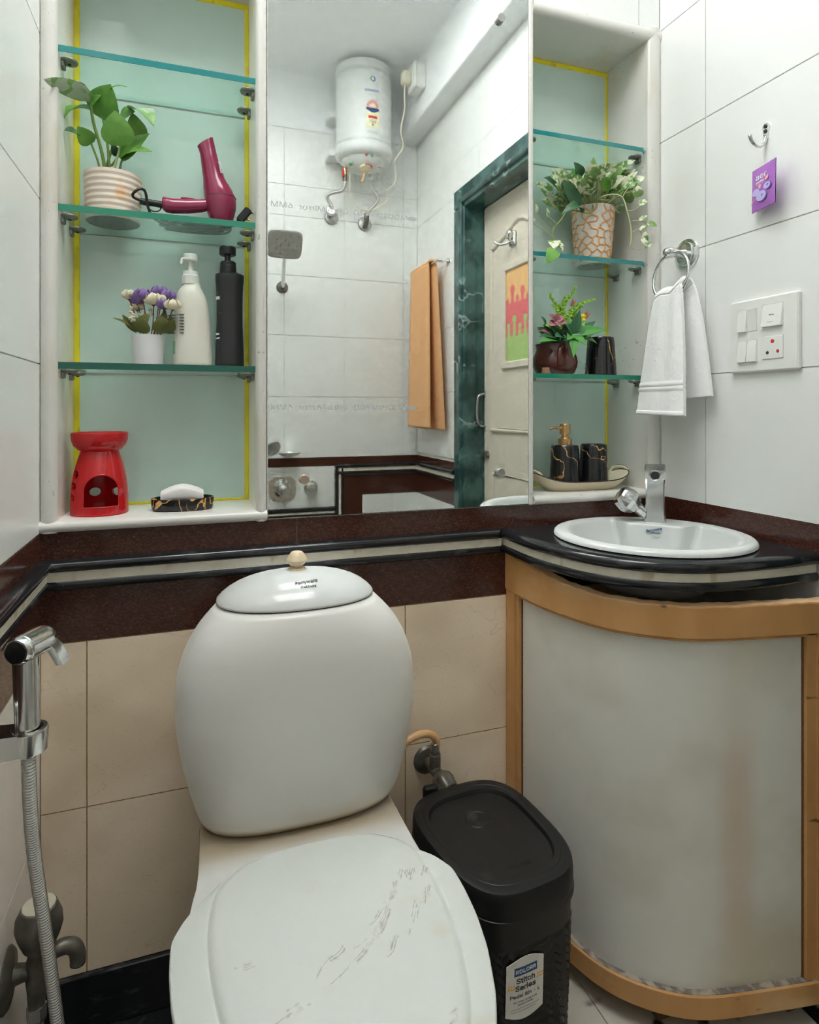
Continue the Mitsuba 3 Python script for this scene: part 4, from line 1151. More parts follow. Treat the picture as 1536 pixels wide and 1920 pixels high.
k = put(t + '__plug', place(pm, pc_, sd, nd, d_), 'm_black_plastic', 30)
fn_ = np.array([.55, -.70, -.30]); fn_ /= np.linalg.norm(fn_)
for o in (-.0085, .0085):
    c_ = pc_ + d_ * (.003 + o) + sd * .006 - nd * (.0)
    put(k + '__pin', lathe([(0, 0), (.0021, 0), (.0021, .012), (.0012, .0135), (0, .0135)], c_, 12, fn_), 'm_chrome', 30)

# ------------------------------------------------------------------ left niche, third shelf
SZ = 1.2152
t = thing('artificial_flowers', 'small white pot of purple and cream artificial flowers', 'flowers')
FC = np.array([-.0835, .078])
put(t + '__pot', lathe([(0, 0), (.0250, 0), (.0268, .002), (.0300, .04), (.0322, .0600), (.0318, .0612), (.0300, .0600), (.0290, .045), (0, .045)], (*FC, SZ), 40), 'm_white_pot', 40)
put(t + '__filling', lathe([(0, .045), (.0292, .046), (.02, .056), (0, .060)], (*FC, SZ), 24), 'm_leaf_olive', 50)


def flower(c, r, mat, root):
    c = np.asarray(c, float)
    put(t + '__stem', tube([root, (root + c) / 2 + [.002, 0, -.004], c - [0, 0, r * .9]], .0011, 6, 10), 'm_calyx', True)
    f = put(t + '__flower', lathe([(0, -r * .95), (r * .55, -r * .75), (r * .86, -r * .1), (r * .80, r * .45), (r * .45, r * .82), (0, r * .90)], c, 18), mat, 60)
    put(f + '__calyx', lathe([(0, -r * 1.25), (r * .3, -r * 1.0), (r * .66, -r * .62), (r * .60, -r * .58), (0, -r * .9)], c, 12), 'm_calyx', 50)
    for k in range(6):
        a = k * math.pi / 3 + c[0] * 300
        d = np.array([math.cos(a), math.sin(a), 0])
        put(f + '__petal', leaf(c + d * r * .35 - [0, 0, r * .95], c + d * r * .72 + [0, 0, r * .95], -d, r * 1.5, cup=-.45, droop=-.28, kind='oval', nu=7, nv=5, th=.0005), mat, True)


for i, (x, z, r, m_, y) in enumerate([(-.1186, 1.3572, .0100, 'm_petal_cream', .08), (-.0920, 1.3560, .0125, 'm_petal_purple', .066), (-.1035, 1.3490, .0105, 'm_petal_purple', .080), (-.0722, 1.3474, .0125, 'm_petal_cream', .058), (-.0625, 1.3665, .0120, 'm_petal_purple', .082), (-.0480, 1.3600, .0115, 'm_petal_purple', .078), (-.0530, 1.3375, .0098, 'm_petal_purple', .056), (-.0365, 1.3360, .0108, 'm_petal_cream', .044), (-.1045, 1.3370, .0095, 'm_petal_cream', .090), (-.0590, 1.3500, .0075, 'm_petal_cream', .060)]):
    flower((x, y, z), r, m_, np.array([FC[0] + (x - FC[0]) * .35, FC[1], SZ + .052]))
for b, tp, up, w in [((-.106, .070, 1.281), (-.1440, .045, 1.304), (-.2, -.5, .8), .020), ((-.104, .080, 1.284), (-.130, .075, 1.316), (-.6, -.6, .5), .015), ((-.1000, .055, 1.284), (-.0790, .046, 1.316), (-.3, -.9, .3), .026),
                      ((-.0960, .052, 1.279), (-.0880, .040, 1.306), (0, -.95, .2), .034), ((-.0560, .052, 1.279), (-.0570, .040, 1.312), (.1, -.95, .2), .038), ((-.0500, .060, 1.281), (-.0360, .040, 1.308), (.5, -.8, .3), .024),
                      ((-.0580, .070, 1.290), (-.0510, .064, 1.328), (0, -.95, .1), .016), ((-.0520, .060, 1.283), (-.0400, .048, 1.316), (.5, -.6, .5), .017)]:
    put(t + '__leaf', leaf(b, tp, up, w, cup=.15, droop=.10, kind='oval'), 'm_leaf_olive', True)
for i in range(9):
    x, y, z = FC[0] + rng.uniform(-.03, .03), .062 + rng.uniform(-.006, .012), 1.315 + rng.uniform(-.012, .014)
    put(t + '__sprig', cat(*[trimesh.creation.icosphere(1, .0022).apply_translation([x + rng.uniform(-.005, .005), y + rng.uniform(-.004, .004), z + rng.uniform(-.007, .007)]) for _ in range(7)]), 'm_petal_cream', True)

t = thing('pump_bottle', 'cream white pump bottle beside the artificial flowers', 'bottle')
WB = np.array([.0030, .082])
zsb = [0, .004, .020, .06, .110, .130, .146, .158, .166, .171]
wl = [.0345, .0372, .0378, .0372, .0355, .0345, .0318, .0265, .0200, .0172]; wr = [.0355, .0378, .0374, .0345, .0312, .0285, .0235, .0180, .0145, .0140]
dp = [.0230, .0248, .0255, .0258, .0256, .0250, .0232, .0198, .0165, .0150]
zf_ = np.linspace(0, .171, 40); WL, WR, DP = (PchipInterpolator(zsb, v)(zf_) for v in (wl, wr, dp))
put(t + '__bottle', loft([sup((a + b) / 2, d, 2.3, (WB[0] + (b - a) / 2 - .0016, WB[1]), SZ + z, 56) for a, b, d, z in zip(WL, WR, DP, zf_)]), 'm_white_bottle', 50)
wc = (WB[0] - .0065, WB[1])
put(t + '__collar', lathe([(0, .169), (.0172, .169), (.0175, .171), (.0172, .186), (.0150, .188), (.0140, .196), (0, .197)], (*wc, SZ), 36), 'm_white_pump', 35)
put(t + '__pump_stem', lathe([(0, .190), (.0046, .190), (.0046, .218), (0, .218)], (*wc, SZ), 20), 'm_white_pump', 35)
put(t + '__pump_head', cat(lathe([(0, .216), (.0125, .2165), (.0140, .2185), (.0140, .229), (.0125, .231), (0, .2315)], (*wc, SZ), 32), tube([(wc[0] - .008, wc[1] - .006, SZ + .221), (wc[0] - .016, wc[1] - .012, SZ + .219), (wc[0] - .018, wc[1] - .013, SZ + .208)], .0028, 10)), 'm_white_pump', 35)
lb = []
for zz_ in (.104, .098, .092, .086, .080, .074, .068):
    lb.append(text('net 400 ml shampoo', .0032, (WB[0] - .0335, WB[1] - .0105, SZ + zz_), np.array([.72, -.69, 0]), Z, np.array([-.69, -.72, 0]), .003))
put(t + '__label_print', cat(*lb), 'm_print_grey', False)
put(t + '__label_barcode', cat(*[extr(sbox(-.006, i * .0022, .006, i * .0022 + .0012), .003, (WB[0] - .0340, WB[1] - .0105, SZ + .026), np.array([.72, -.69, 0]), Z, np.array([-.69, -.72, 0])) for i in range(12)]), 'm_print_green', False)

t = thing('pump_bottle', 'slender black pump bottle next to the yellow edge of the niche', 'bottle')
BB_ = (.0735, .082)
zsb = [0, .003, .03, .07, .11, .14, .165, .180, .190, .195, .1985]; rb = [.0275, .0290, .0286, .0272, .0262, .0264, .0274, .0285, .0290, .0275, .0180]
zf_ = np.linspace(0, .1985, 44)
put(t + '__bottle', loft([sup(r, r * .86, 2.6, BB_, SZ + z, 48) for r, z in zip(PchipInterpolator(zsb, rb)(zf_), zf_)]), 'm_dark_bottle', 45)
put(t + '__collar', lathe([(0, .196), (.0168, .196), (.0170, .199), (.0165, .2125), (.0158, .2135), (.0160, .2195), (.0140, .222), (0, .222)], (BB_[0] - .003, BB_[1], SZ), 36), 'm_black_plastic', 30)
put(t + '__pump_stem', lathe([(0, .22), (.0062, .22), (.0062, .237), (0, .237)], (BB_[0] - .004, BB_[1], SZ), 20), 'm_black_plastic', 30)
put(t + '__pump_head', lathe([(0, .2345), (.0150, .235), (.0168, .237), (.0168, .2505), (.0155, .2525), (0, .253)], (BB_[0] - .004, BB_[1], SZ), 36), 'm_black_plastic', 30)
wv = np.array([-.88, -.47, 0]); wu = np.array([.47, -.88, 0])
put(t + '__print', cat(text('EX', .0056, np.array([BB_[0] - .0215, BB_[1] - .0135, SZ + .143]), wu, Z, wv, .004, True), text('hair', .004, np.array([BB_[0] - .0220, BB_[1] - .0135, SZ + .069]), wu, Z, wv, .004), text('care', .004, np.array([BB_[0] - .0220, BB_[1] - .0135, SZ + .060]), wu, Z, wv, .004)), 'm_print_white', False)
put(t + '__gold_swirl', tube([(BB_[0] - .0262 + .010 * math.sin(a) * .4 + .004, BB_[1] - .0165, SZ + .103 + .010 * math.cos(a)) for a in np.linspace(.2, 2.4, 16)], .0006, 6), 'm_gold_metal', True)

# ------------------------------------------------------------------ left niche floor: burner, soap dish, soap
FZ = .9287
t = thing('oil_burner', 'glossy red ceramic oil burner with cut out window on the left ledge', 'oil burner')
OC = np.array([-.1690, .066])
outer = [(0, 0), (.0490, 0), (.0508, .002), (.0510, .010), (.0505, .035), (.0490, .055), (.0460, .074), (.0420, .092), (.0370, .110), (.0335, .1195)]
shell = lathe(outer + [(.0330, .121), (.0280, .121), (.0285, .117), (.0325, .108), (.0375, .090), (.0415, .072), (.0445, .053), (.0460, .035), (.0462, .008), (0, .008)], (*OC, FZ), 72)
import manifold3d as m3


def to_m(mesh):
    mesh = mesh.copy(); mesh.merge_vertices()
    return m3.Manifold(m3.Mesh(np.asarray(mesh.vertices, np.float32), np.asarray(mesh.faces, np.uint32)))


def cutter(poly, yaw, r0=.02, r1=.07):
    d = np.array([math.sin(yaw), -math.cos(yaw), 0]); s_ = np.array([math.cos(yaw), math.sin(yaw), 0])
    return to_m(extr(poly, r1 - r0, np.r_[OC, FZ] + d * r0, s_, Z, d))


arch = Polygon([(-.0300, .017)] + [(.0300 * -math.cos(a), .046 + .0315 * math.sin(a)) for a in np.linspace(0, math.pi, 20)] + [(.0300, .017)])
cam_yaw = math.atan2(-(OC[0] - 0), (OC[1] + 1.26)) * -1
cuts = [cutter(arch, .18)]
for yaw, pl in [(-1.05, [(0, .055, .010), (0, .077, .011), (0, .034, .008)]), (2.55, [(0, .036, .010), (-.03, .036, .006)]), (3.45, [(0, .036, .0105)]), (2.2, [(0, .062, .009), (0, .040, .008)])]:
    for a, z, r in pl:
        cuts.append(cutter(affinity.scale(Point(a, z).buffer(r), 1.0, .8), yaw))
body = to_m(shell)
for c in cuts:
    body = body - c
put(t + '__body', body, 'm_red', 40)
put(t + '__bowl', lathe([(0, .1185), (.0300, .1185), (.0380, .1230), (.0460, .1315), (.0498, .1420), (.0505, .1530), (.0500, .1560), (.0480, .1565), (.0475, .1530), (.0450, .1400), (.0380, .1310), (0, .1270)], (*OC, FZ), 64), 'm_red', 40)
put(t + '__arch_lip', tube(np.array([np.r_[OC, FZ] + np.array([math.cos(.18), math.sin(.18), 0]) * x + Z * z + np.array([math.sin(.18), -math.cos(.18), 0]) * (math.sqrt(max(np.interp(z, [0, .01, .035, .055, .074, .092], [.0508, .0510, .0505, .0490, .0460, .0420]) ** 2 - x * x, 0)) - .0004) for x, z in list(arch.exterior.segmentize(.004).coords)]), .0014, 8), 'm_red', True)

t = thing('soap_dish', 'black soap dish with gold veins on the left ledge', 'soap dish')
DC = (-.0180, .062)
d_rings = [sup(.0595 * k, .0365 * k, 2.4, DC, FZ + z, 64) for k, z in [(.90, 0), (.945, .001), (.985, .006), (1.0, .014), (1.005, .0215), (.995, .0238), (.965, .0238), (.945, .020), (.90, .013), (.5, .011), (.1, .011)]]
put(t + '__dish', loft(d_rings), 'm_gold_a', 40)
for xo in (-.02, 0, .02):
    put(t + '__rib', bx(DC[0] + xo - .002, DC[0] + xo + .002, DC[1] - .02, DC[1] + .02, FZ + .010, FZ + .0162, .001), 'm_black_gloss', False)
t = thing('soap_bar', 'white bar of soap lying in the black and gold dish', 'soap')
n_ = 41; P_ = []
xs_ = np.linspace(-.0400, .0400, n_)
zt = lambda x: .0360 + .0140 * np.clip(1 - (np.abs(x) / .041) ** 1.7, 0, 1)
sr = []
for x in xs_:
    e = 1 - .10 * (abs(x) / .04) ** 6; zb, z1 = FZ + .0165 + .003 * (1 - (x / .04) ** 2), FZ + zt(x)
    pts = []
    for a in np.linspace(0, 2 * math.pi, 28, endpoint=False):
        cy = math.copysign(abs(math.cos(a)) ** .45, math.cos(a)) * .0235 * e; cz = math.copysign(abs(math.sin(a)) ** .6, math.sin(a))
        pts.append((DC[0] - .0010 + x, DC[1] + cy, (zb + z1) / 2 + cz * (z1 - zb) / 2))
    sr.append(pts)
put(t, loft(np.array(sr)), 'm_soap', 45)

# ------------------------------------------------------------------ right niche: variegated pothos in cracked pot
RZ = 1.4992
t = thing('potted_variegated_pothos', 'bushy variegated pothos in an orange cracked pattern pot', 'potted plant')
RC = np.array([.980, .092])
PH = .148


def potr(z):
    return .0425 + (.0545 - .0425) * (z / PH) ** .9


put(t + '__pot', lathe([(0, 0), (.040, 0), (.0425, .002)] + [(potr(z), z) for z in np.linspace(.008, PH - .002, 20)] + [(.0535, PH), (.0510, PH), (.0495, PH - .02), (0, PH - .02)], (*RC, RZ), 56), 'm_pot_stone', 40)
put(t + '__soil', lathe([(0, PH - .022), (.0492, PH - .018), (.03, PH - .008), (0, PH - .006)], (*RC, RZ), 28), 'm_soil', 50)
# raised orange ridges: the borders of cells, drawn round the pot
from scipy.spatial import Voronoi
r2 = np.random.default_rng(5); W_ = 2 * math.pi * .049
pts = []
for i in range(14):
    for j in range(9):
        pts.append(((i + .5 * (j % 2)) * W_ / 14 + r2.uniform(-.0085, .0085), (j + .5) * PH / 9 + r2.uniform(-.005, .005)))
pts = np.array(pts); V_ = Voronoi(np.vstack([pts, pts + [W_, 0], pts - [W_, 0], pts * [1, -1], np.c_[pts[:, 0], 2 * PH - pts[:, 1]]]))
for a, b in V_.ridge_vertices:
    if a < 0 or b < 0:
        continue
    p, q = V_.vertices[a], V_.vertices[b]; m_ = (p + q) / 2
    if not (0 <= m_[0] < W_ and .012 < m_[1] < PH - .001) or np.linalg.norm(p - q) < .003:
        continue
    if r2.random() < .12:
        continue
    zz_ = np.clip(np.linspace(p[1], q[1], 6), .006, PH - .001); uu = np.linspace(p[0], q[0], 6); wob = .0018 * np.sin(np.linspace(0, math.pi, 6)) * r2.choice([-1, 1])
    path = [(RC[0] + (potr(z) - .0002) * math.cos((u + w) / .049), RC[1] + (potr(z) - .0002) * math.sin((u + w) / .049), RZ + z) for u, z, w in zip(uu, zz_, wob)]
    put(t + '__pattern_ridge', tube(path, [.0027, .0022, .0027], 6), 'm_pot_orange', True)

top = np.array([RC[0], RC[1], RZ + PH - .01])
r3 = np.random.default_rng(11)
cnt = 0
for i in range(120):
    a = r3.uniform(0, 2 * math.pi); el = r3.uniform(.25, 1.35) if i > 45 else r3.uniform(.70, 1.45)
    hx_ = math.cos(a) * math.cos(el); hy_ = math.sin(a) * math.cos(el); hz_ = math.sin(el)
    ln = r3.uniform(.040, .112) if el > .6 else r3.uniform(.04, .100)
    root = top + [hx_ * .036, hy_ * .036, 0]
    end = root + np.array([hx_ * 1.0, hy_ * .72, hz_ * .90]) * ln
    end[1] = min(end[1], ND - .035); end[0] = min(end[0], RN[1] - .035); end[0] = max(end[0], RN[0] + .02)
    if end[2] > 1.750 and end[1] > -.012:
        end[2] = 1.750 - r3.uniform(0, .03)
    mid = (root + end) / 2 + [hx_ * .010, hy_ * .008, .008]
    put(t + '__stem', tube([root, mid, end], [.0014, .0010], 6, 9), 'm_stem_pale', True)
    out = np.array([hx_, hy_ - .25, .55 * hz_ + r3.uniform(-.35, .45)]); out /= np.linalg.norm(out)
    L = r3.uniform(.038, .062); tip = end + out * L
    tip[1] = min(tip[1], ND - .030); tip[0] = min(max(tip[0], RN[0] + .004), RN[1] - .022)
    if tip[2] > 1.758 and tip[1] > -.012:
        tip[2] = 1.758
    up = np.array([hx_ * .3 + r3.uniform(-.6, .3), -.95 + r3.uniform(-.2, .2), .25 + r3.uniform(-.3, .4)])
    mat = 'm_varieg' if r3.random() < .84 else ('m_leaf_dark' if hx_ < -.2 and r3.random() < .7 else 'm_pothos')
    put(t + '__leaf', leaf(end, tip, up, r3.uniform(.025, .038), cup=.20, droop=r3.uniform(.05, .2), kind='heart', nu=8), mat, True)
k9 = lambda pts: [(x * .9254, -.02 + (y_ - .08) * .5, 1.128 + (z - 1.128) * .9254) for x, y_, z in pts]
vine = k9([(1.045, .14, 1.700), (1.0704, .11, 1.6946), (1.081, .09, 1.6583), (1.089, .085, 1.6261), (1.0917, .08, 1.5932), (1.0877, .08, 1.5597)])
put(t + '__vine', tube([(1.000, .055, RZ + PH + .015)] + vine, [.0022, .0018], 8, 40), 'm_stem_pale', True)
for pts_, lw_ in [([(1.0810, .085, 1.6528), (1.105, .08, 1.659), (1.1184, .08, 1.6703), (1.113, .08, 1.6918)], .026), ([(1.0890, .08, 1.6239), (1.1184, .08, 1.6295), (1.1428, .08, 1.6242)], .016), ([(1.0900, .08, 1.5924), (1.1184, .08, 1.6041), (1.1265, .08, 1.5849)], .014), ([(1.0870, .08, 1.557), (1.1157, .08, 1.553), (1.1374, .08, 1.5593), (1.1346, .08, 1.5746)], .017), ([(1.073, .10, 1.690), (1.088, .09, 1.715), (1.105, .085, 1.728)], .024)]:
    q_ = k9(pts_)
    put(t + '__vine', tube(q_, .0010, 6, 14), 'm_stem_pale', True)
    e_ = np.array(q_[-1]); d_ = e_ - np.array(q_[-2]); d_ /= np.linalg.norm(d_)
    put(t + '__leaf', leaf(e_, e_ + d_ * .026 + [0, -.006, 0], (-.5, -.8, .3), lw_, cup=.2), 'm_varieg', True)
    put(t + '__leaf', leaf(q_[-2], np.array(q_[-2]) + [.016, -.010, .012], (-.3, -.8, .5), lw_ * .7, cup=.2), 'm_varieg', True)
put(t + '__vine', tube([(.950, .05, RZ + PH - .002), (.915, .035, 1.616), (.860, .030, 1.6112), (.842, .028, 1.587), (.8200, .026, 1.5622), (.8180, .024, 1.5461), (.8196, .022, 1.5281)], [.0022, .0016], 8, 40), 'm_stem', True)
for pts_ in ([(.815, .026, 1.5605), (.785, .022, 1.580), (.770, .02, 1.597)], [(.818, .024, 1.5449), (.785, .02, 1.5580), (.760, .018, 1.568)], [(.830, .027, 1.5747), (.812, .02, 1.585), (.800, .02, 1.590)]):
    put(t + '__vine', tube(pts_, .0010, 6, 12), 'm_stem_pale', True)
    e_ = np.array(pts_[-1]); put(t + '__leaf', leaf(e_, e_ + [-.004, -.004, .018], (0, -1, .2), .010), 'm_varieg', True)
put(t + '__leaf', leaf((.8190, .020, 1.5330), (.8330, .006, 1.506), (.2, -.9, .3), .028, cup=.12), 'm_varieg', True)
put(t + '__leaf', leaf((.8170, .020, 1.5330), (.8010, -.010, 1.5030), (-.4, -.8, .2), .030, cup=.12), 'm_varieg', True)
put(t + '__leaf', leaf((.800, -.012, 1.503), (.772, -.022, 1.466), (-.2, -.9, .3), .034, cup=.1), 'm_pothos', True)
put(t + '__leaf', leaf((.905, .034, 1.616), (.838, .020, 1.598), (-.1, -.8, .6), .030, cup=.3, droop=.3), 'm_leaf_dark', True)
put(t + '__leaf', leaf((.900, .040, 1.630), (.845, .030, 1.690), (-.5, -.8, .2), .034, cup=.2, droop=.1), 'm_leaf_dark', True)

# ------------------------------------------------------------------ right niche, third shelf
QZ = 1.2142
t = thing('artificial_succulents', 'brown glazed pot of artificial succulents and fern sprigs', 'potted plant')
SC = np.array([.8480, .062])
put(t + '__pot', lathe([(0, 0), (.041, 0), (.047, .006), (.0530, .020), (.0545, .032), (.0525, .044), (.0475, .056), (.0462, .064), (.0475, .073), (.0485, .0755), (.0460, .0755), (.0435, .064), (0, .062)], (*SC, QZ), 64), 'm_brown_glaze', 40)
put(t + '__pot__ear', tube([(SC[0] - .010, SC[1] - .0470, QZ + .066), (SC[0] - .020, SC[1] - .0540, QZ + .060), (SC[0] - .024, SC[1] - .0560, QZ + .040), (SC[0] - .022, SC[1] - .0530, QZ + .020)], .0050, 10, 20), 'm_brown_glaze', True)
put(t + '__filling', lathe([(0, .060), (.0440, .062), (.035, .082), (0, .09)], (*SC, QZ), 28), 'm_leaf_agave_dark', 50)
hub = np.array([.8620, .008, 1.3110])
for tp, w, m_ in [((.8761, -.002, 1.3691), .026, 'm_leaf_agave_dark'), ((.9545, .000, 1.3225), .028, 'm_leaf_agave'), ((.9080, .010, 1.3290), .026, 'm_leaf_agave_dark'), ((.8350, .000, 1.3330), .028, 'm_leaf_agave_dark'),
                  ((.8433, -.022, 1.2500), .026, 'm_leaf_agave'), ((.8871, -.016, 1.2780), .024, 'm_leaf_agave'), ((.8330, -.012, 1.2920), .022, 'm_leaf_agave'), ((.865, .03, 1.355), .024, 'm_leaf_agave')]:
    tp = np.array(tp)
    put(t + '__leaf', leaf(hub + [0, .004, 0], tp, (.0, -.85, .5), w, cup=.28, droop=.06, kind='lance'), m_, True)
pk = np.array([.8200, .020, 1.3390])
for tp, w in [((.8010, .015, 1.3560), .020), ((.8230, .012, 1.3590), .021), ((.8430, .010, 1.3510), .018), ((.8475, .005, 1.3330), .020), ((.8005, .010, 1.3270), .020), ((.824, .002, 1.325), .016)]:
    put(t + '__leaf', leaf(pk, tp, (0, -.8, .6), w, cup=.2, droop=.1, kind='oval'), 'm_leaf_pink', True)
for b, tp, w, m_ in [((.835, .03, 1.300), (.777, .020, 1.302), .026, 'm_leaf_agave_dark'), ((.830, .035, 1.300), (.777, .03, 1.320), .022, 'm_leaf_pink'), ((.840, .03, 1.295), (.765, .01, 1.285), .022, 'm_leaf_agave'), ((.835, .03, 1.310), (.7918, .03, 1.3330), .018, 'm_leaf_lime'), ((.842, .02, 1.300), (.805, -.004, 1.300), .028, 'm_leaf_agave_dark'), ((.850, .012, 1.305), (.838, -.006, 1.288), .026, 'm_leaf_agave_dark'),
                     ((.895, .035, 1.310), (.9477, .035, 1.348), .022, 'm_leaf_agave_dark'), ((.90, .03, 1.305), (.935, .012, 1.290), .020, 'm_leaf_agave'), ((.905, .04, 1.315), (.935, .04, 1.345), .018, 'm_leaf_agave_dark'), ((.895, .04, 1.320), (.918, .035, 1.350), .020, 'm_leaf_agave'), ((.905, .03, 1.30), (.942, .02, 1.322), .016, 'm_leaf_agave_dark'), ((.80, .03, 1.330), (.785, .025, 1.352), .014, 'm_leaf_agave_dark')]:
    put(t + '__leaf', leaf(b, tp, (0, -.7, .7), w, cup=.2, droop=.12, kind='lance'), m_, True)
for pts_ in ([(.860, .060, 1.300), (.8563, .058, 1.362), (.8629, .056, 1.3813), (.8828, .052, 1.4072), (.8984, .050, 1.433)], [(.855, .066, 1.300), (.8563, .064, 1.3658), (.8540, .062, 1.381), (.8402, .060, 1.3953), (.8303, .058, 1.4136)], [(.878, .060, 1.300), (.8828, .058, 1.3634), (.9006, .055, 1.3834), (.9276, .052, 1.3964), (.9526, .050, 1.4056)], [(.880, .07, 1.300), (.872, .07, 1.36), (.880, .07, 1.395)], [(.865, .05, 1.300), (.870, .045, 1.355), (.893, .04, 1.378)], [(.865, .05, 1.300), (.866, .05, 1.350), (.862, .05, 1.392), (.870, .05, 1.408)], [(.885, .065, 1.300), (.895, .062, 1.350), (.905, .060, 1.376), (.922, .058, 1.386)], [(.850, .05, 1.300), (.845, .045, 1.345), (.838, .04, 1.370), (.826, .04, 1.382)]):
    sp = smoothpath(pts_, 40)
    f = put(t + '__sprig', tube(sp, [.0012, .0006], 6), 'm_leaf_dark', True)
    lv_ = []
    for i in range(13, 40):
        for sg in (-1, 1):
            s_ = 1 - .55 * (i - 13) / 27
            d = np.array([sg * .85 * math.cos(i * 1.3), -.35, .45 * math.sin(i * 1.7) + .2])
            lv_.append(leaf(sp[i], sp[i] + d * .0140 * s_, (0, -.9, .4), .0110 * s_, nu=4, nv=3, kind='oval', th=.0004))
    put(f + '__leaflets', cat(*lv_), 'm_leaf_lime', True)
    labels[f + '__leaflets'] = {'kind': 'stuff', 'label': 'tiny lime green leaflets of a fern sprig'}
r5 = np.random.default_rng(21)
for i in range(22):
    a = r5.uniform(-1.35, 1.35); ln = r5.uniform(.035, .062)
    b = np.array([.860 + .035 * math.sin(a), .040 + r5.uniform(-.015, .02), 1.302])
    tp = b + np.array([math.sin(a) * ln, r5.uniform(-.025, .0), math.cos(a) * ln * .75])
    put(t + '__leaf', leaf(b, tp, (r5.uniform(-.4, .4), -.9, .4), r5.uniform(.014, .022), cup=.2, droop=.1, kind='oval'), r5.choice(['m_leaf_agave_dark', 'm_leaf_dark', 'm_leaf_agave']), True)
for c_, r in [((.9096, .045, 1.359), .0085), ((.9180, .044, 1.360), .0075), ((.9163, .042, 1.3497), .0080), ((.905, .05, 1.350), .007)]:
    put(t + '__yellow_bud', lathe([(0, -r), (r * .7, -r * .6), (r, 0), (r * .6, r * .7), (0, r)], c_, 14), 'm_petal_yellow', 60)
for b, tp in [((.918, .045, 1.352), (.9296, .04, 1.3745)), ((.918, .045, 1.352), (.936, .04, 1.370)), ((.885, .05, 1.385), (.892, .05, 1.407)), ((.885, .05, 1.385), (.900, .05, 1.400)), ((.918, .045, 1.352), (.924, .04, 1.378))]:
    put(t + '__rust_sprig', leaf(b, tp, (0, -1, .1), .006, kind='lance'), 'm_leaf_rust', True)


def tumbler(c, z, r0, r1, h, key):
    k = put(key, lathe([(0, 0), (r0 - .003, 0), (r0, .003), (r0 - .0003, .008), (r1 + .001, h - .010), (r1, h - .003), (r1 - .0015, h - .0005), (r1 - .0035, h - .0005), (r1 - .0045, h - .004), (r0 - .006, .008), (0, .008)], (*c, z), 56), 'm_gold_a', 40)
    return k


TG = 'black and gold veined bathroom tumblers'
t = thing('tumbler', 'black and gold tumbler standing beside the brown succulent pot', 'tumbler')
tumbler((.9810, .060), QZ, .0392, .0325, .098, t + '__cup')
t = thing('cork_jar', 'tiny cork topped purple jar in front of the brown pot', 'jar')
put(t + '__jar', lathe([(0, 0), (.0105, 0), (.0115, .002), (.0105, .006), (.007, .008), (0, .008)], (.7960, .020, QZ), 24), 'm_purple', 40)
put(t + '__cork', lathe([(0, .0), (.0088, .0), (.0088, .0012), (.0085, .0015), (.0088, .0018), (.0088, .0130), (.0080, .0138), (0, .0138)], (.7905, .012, QZ + .0002), 24), 'm_cork', 30)

# ------------------------------------------------------------------ right ledge: tray, dispenser, tumbler
TC = np.array([.9250, .070]); TZ_ = .9287
t = thing('vanity_tray', 'cream ceramic tray with dark rim on the right ledge', 'tray')
tr = lambda a, b, z, lift=0: np.array([[x, y, zz_ + lift * max(0, (abs(x - TC[0]) / .137)) ** 4] for x, y, zz_ in sup(a, b, 2.8, TC, TZ_ + z, 80)])
rg = [tr(.092, .034, 0), tr(.096, .037, .0008), tr(.100, .039, .004), tr(.118, .048, .012, .012), tr(.132, .0545, .020, .020), tr(.136, .056, .0222, .022), tr(.1365, .056, .0238, .022), tr(.133, .054, .0236, .022), tr(.118, .047, .015, .014), tr(.098, .039, .0085), tr(.05, .02, .0082), tr(.01, .004, .0082)]
put(t + '__dish', loft(np.array(rg)), 'm_tray', 45)
put(t + '__rim', tube(np.vstack([tr(.1358, .0558, .0236, .022), tr(.1358, .0558, .0236, .022)[:1]]), .0014, 8), 'm_tray_rim', True)
for sg in (-1, 1):
    hp = [TC.tolist() + [0]] * 0 + [(TC[0] + sg * .118, TC[1] + .034 * (1 if sg > 0 else -.3), TZ_ + .028), (TC[0] + sg * .128, TC[1] + .034 * (1 if sg > 0 else -.3), TZ_ + .046), (TC[0] + sg * .139, TC[1] + .018 * (1 if sg > 0 else .6), TZ_ + .050), (TC[0] + sg * .142, TC[1] - .006, TZ_ + .044)]
    put(t + '__handle', tube(hp, [.0052, .0048, .0052], 10, 24), 'm_tray', True)
    put(t + '__handle_001__rim' if sg > 0 else t + '__handle__rim', tube([(x, y - .001, z + .0042) for x, y, z in hp], .0013, 8, 24), 'm_tray_rim', True)
t = thing('soap_dispenser', 'black and gold soap dispenser with brass pump on the cream tray', 'soap dispenser')
dc = (.8790, .066); dz = TZ_ + .0088
put(t + '__bottle', lathe([(0, 0), (.0350, 0), (.0378, .003), (.0375, .008), (.0340, .094), (.0330, .100), (.0305, .1035), (.014, .1045), (0, .1045)], (*dc, dz), 56), 'm_gold_a', 40)
put(t + '__collar', lathe([(0, .104), (.0165, .104), (.0170, .105), (.0170, .118), (.0160, .1190), (.0105, .1200), (.0098, .123), (.0078, .124), (.0078, .130), (0, .130)], (*dc, dz), 36), 'm_gold_metal', 30)
put(t + '__pump_head', cat(lathe([(0, .130), (.0122, .130), (.0130, .131), (.0130, .1545), (.0120, .156), (0, .156)], (*dc, dz), 36)), 'm_gold_metal', 30)
put(t + '__spout', tube([(dc[0] - .010, dc[1] - .002, dz + .1465), (dc[0] - .030, dc[1] - .006, dz + .1465), (dc[0] - .046, dc[1] - .010, dz + .1450), (dc[0] - .049, dc[1] - .011, dz + .1425)], [.0036, .0030, .0026], 12, 20), 'm_gold_metal', True)
t = thing('tumbler', 'black and gold tumbler on the cream tray beside the soap dispenser', 'tumbler')
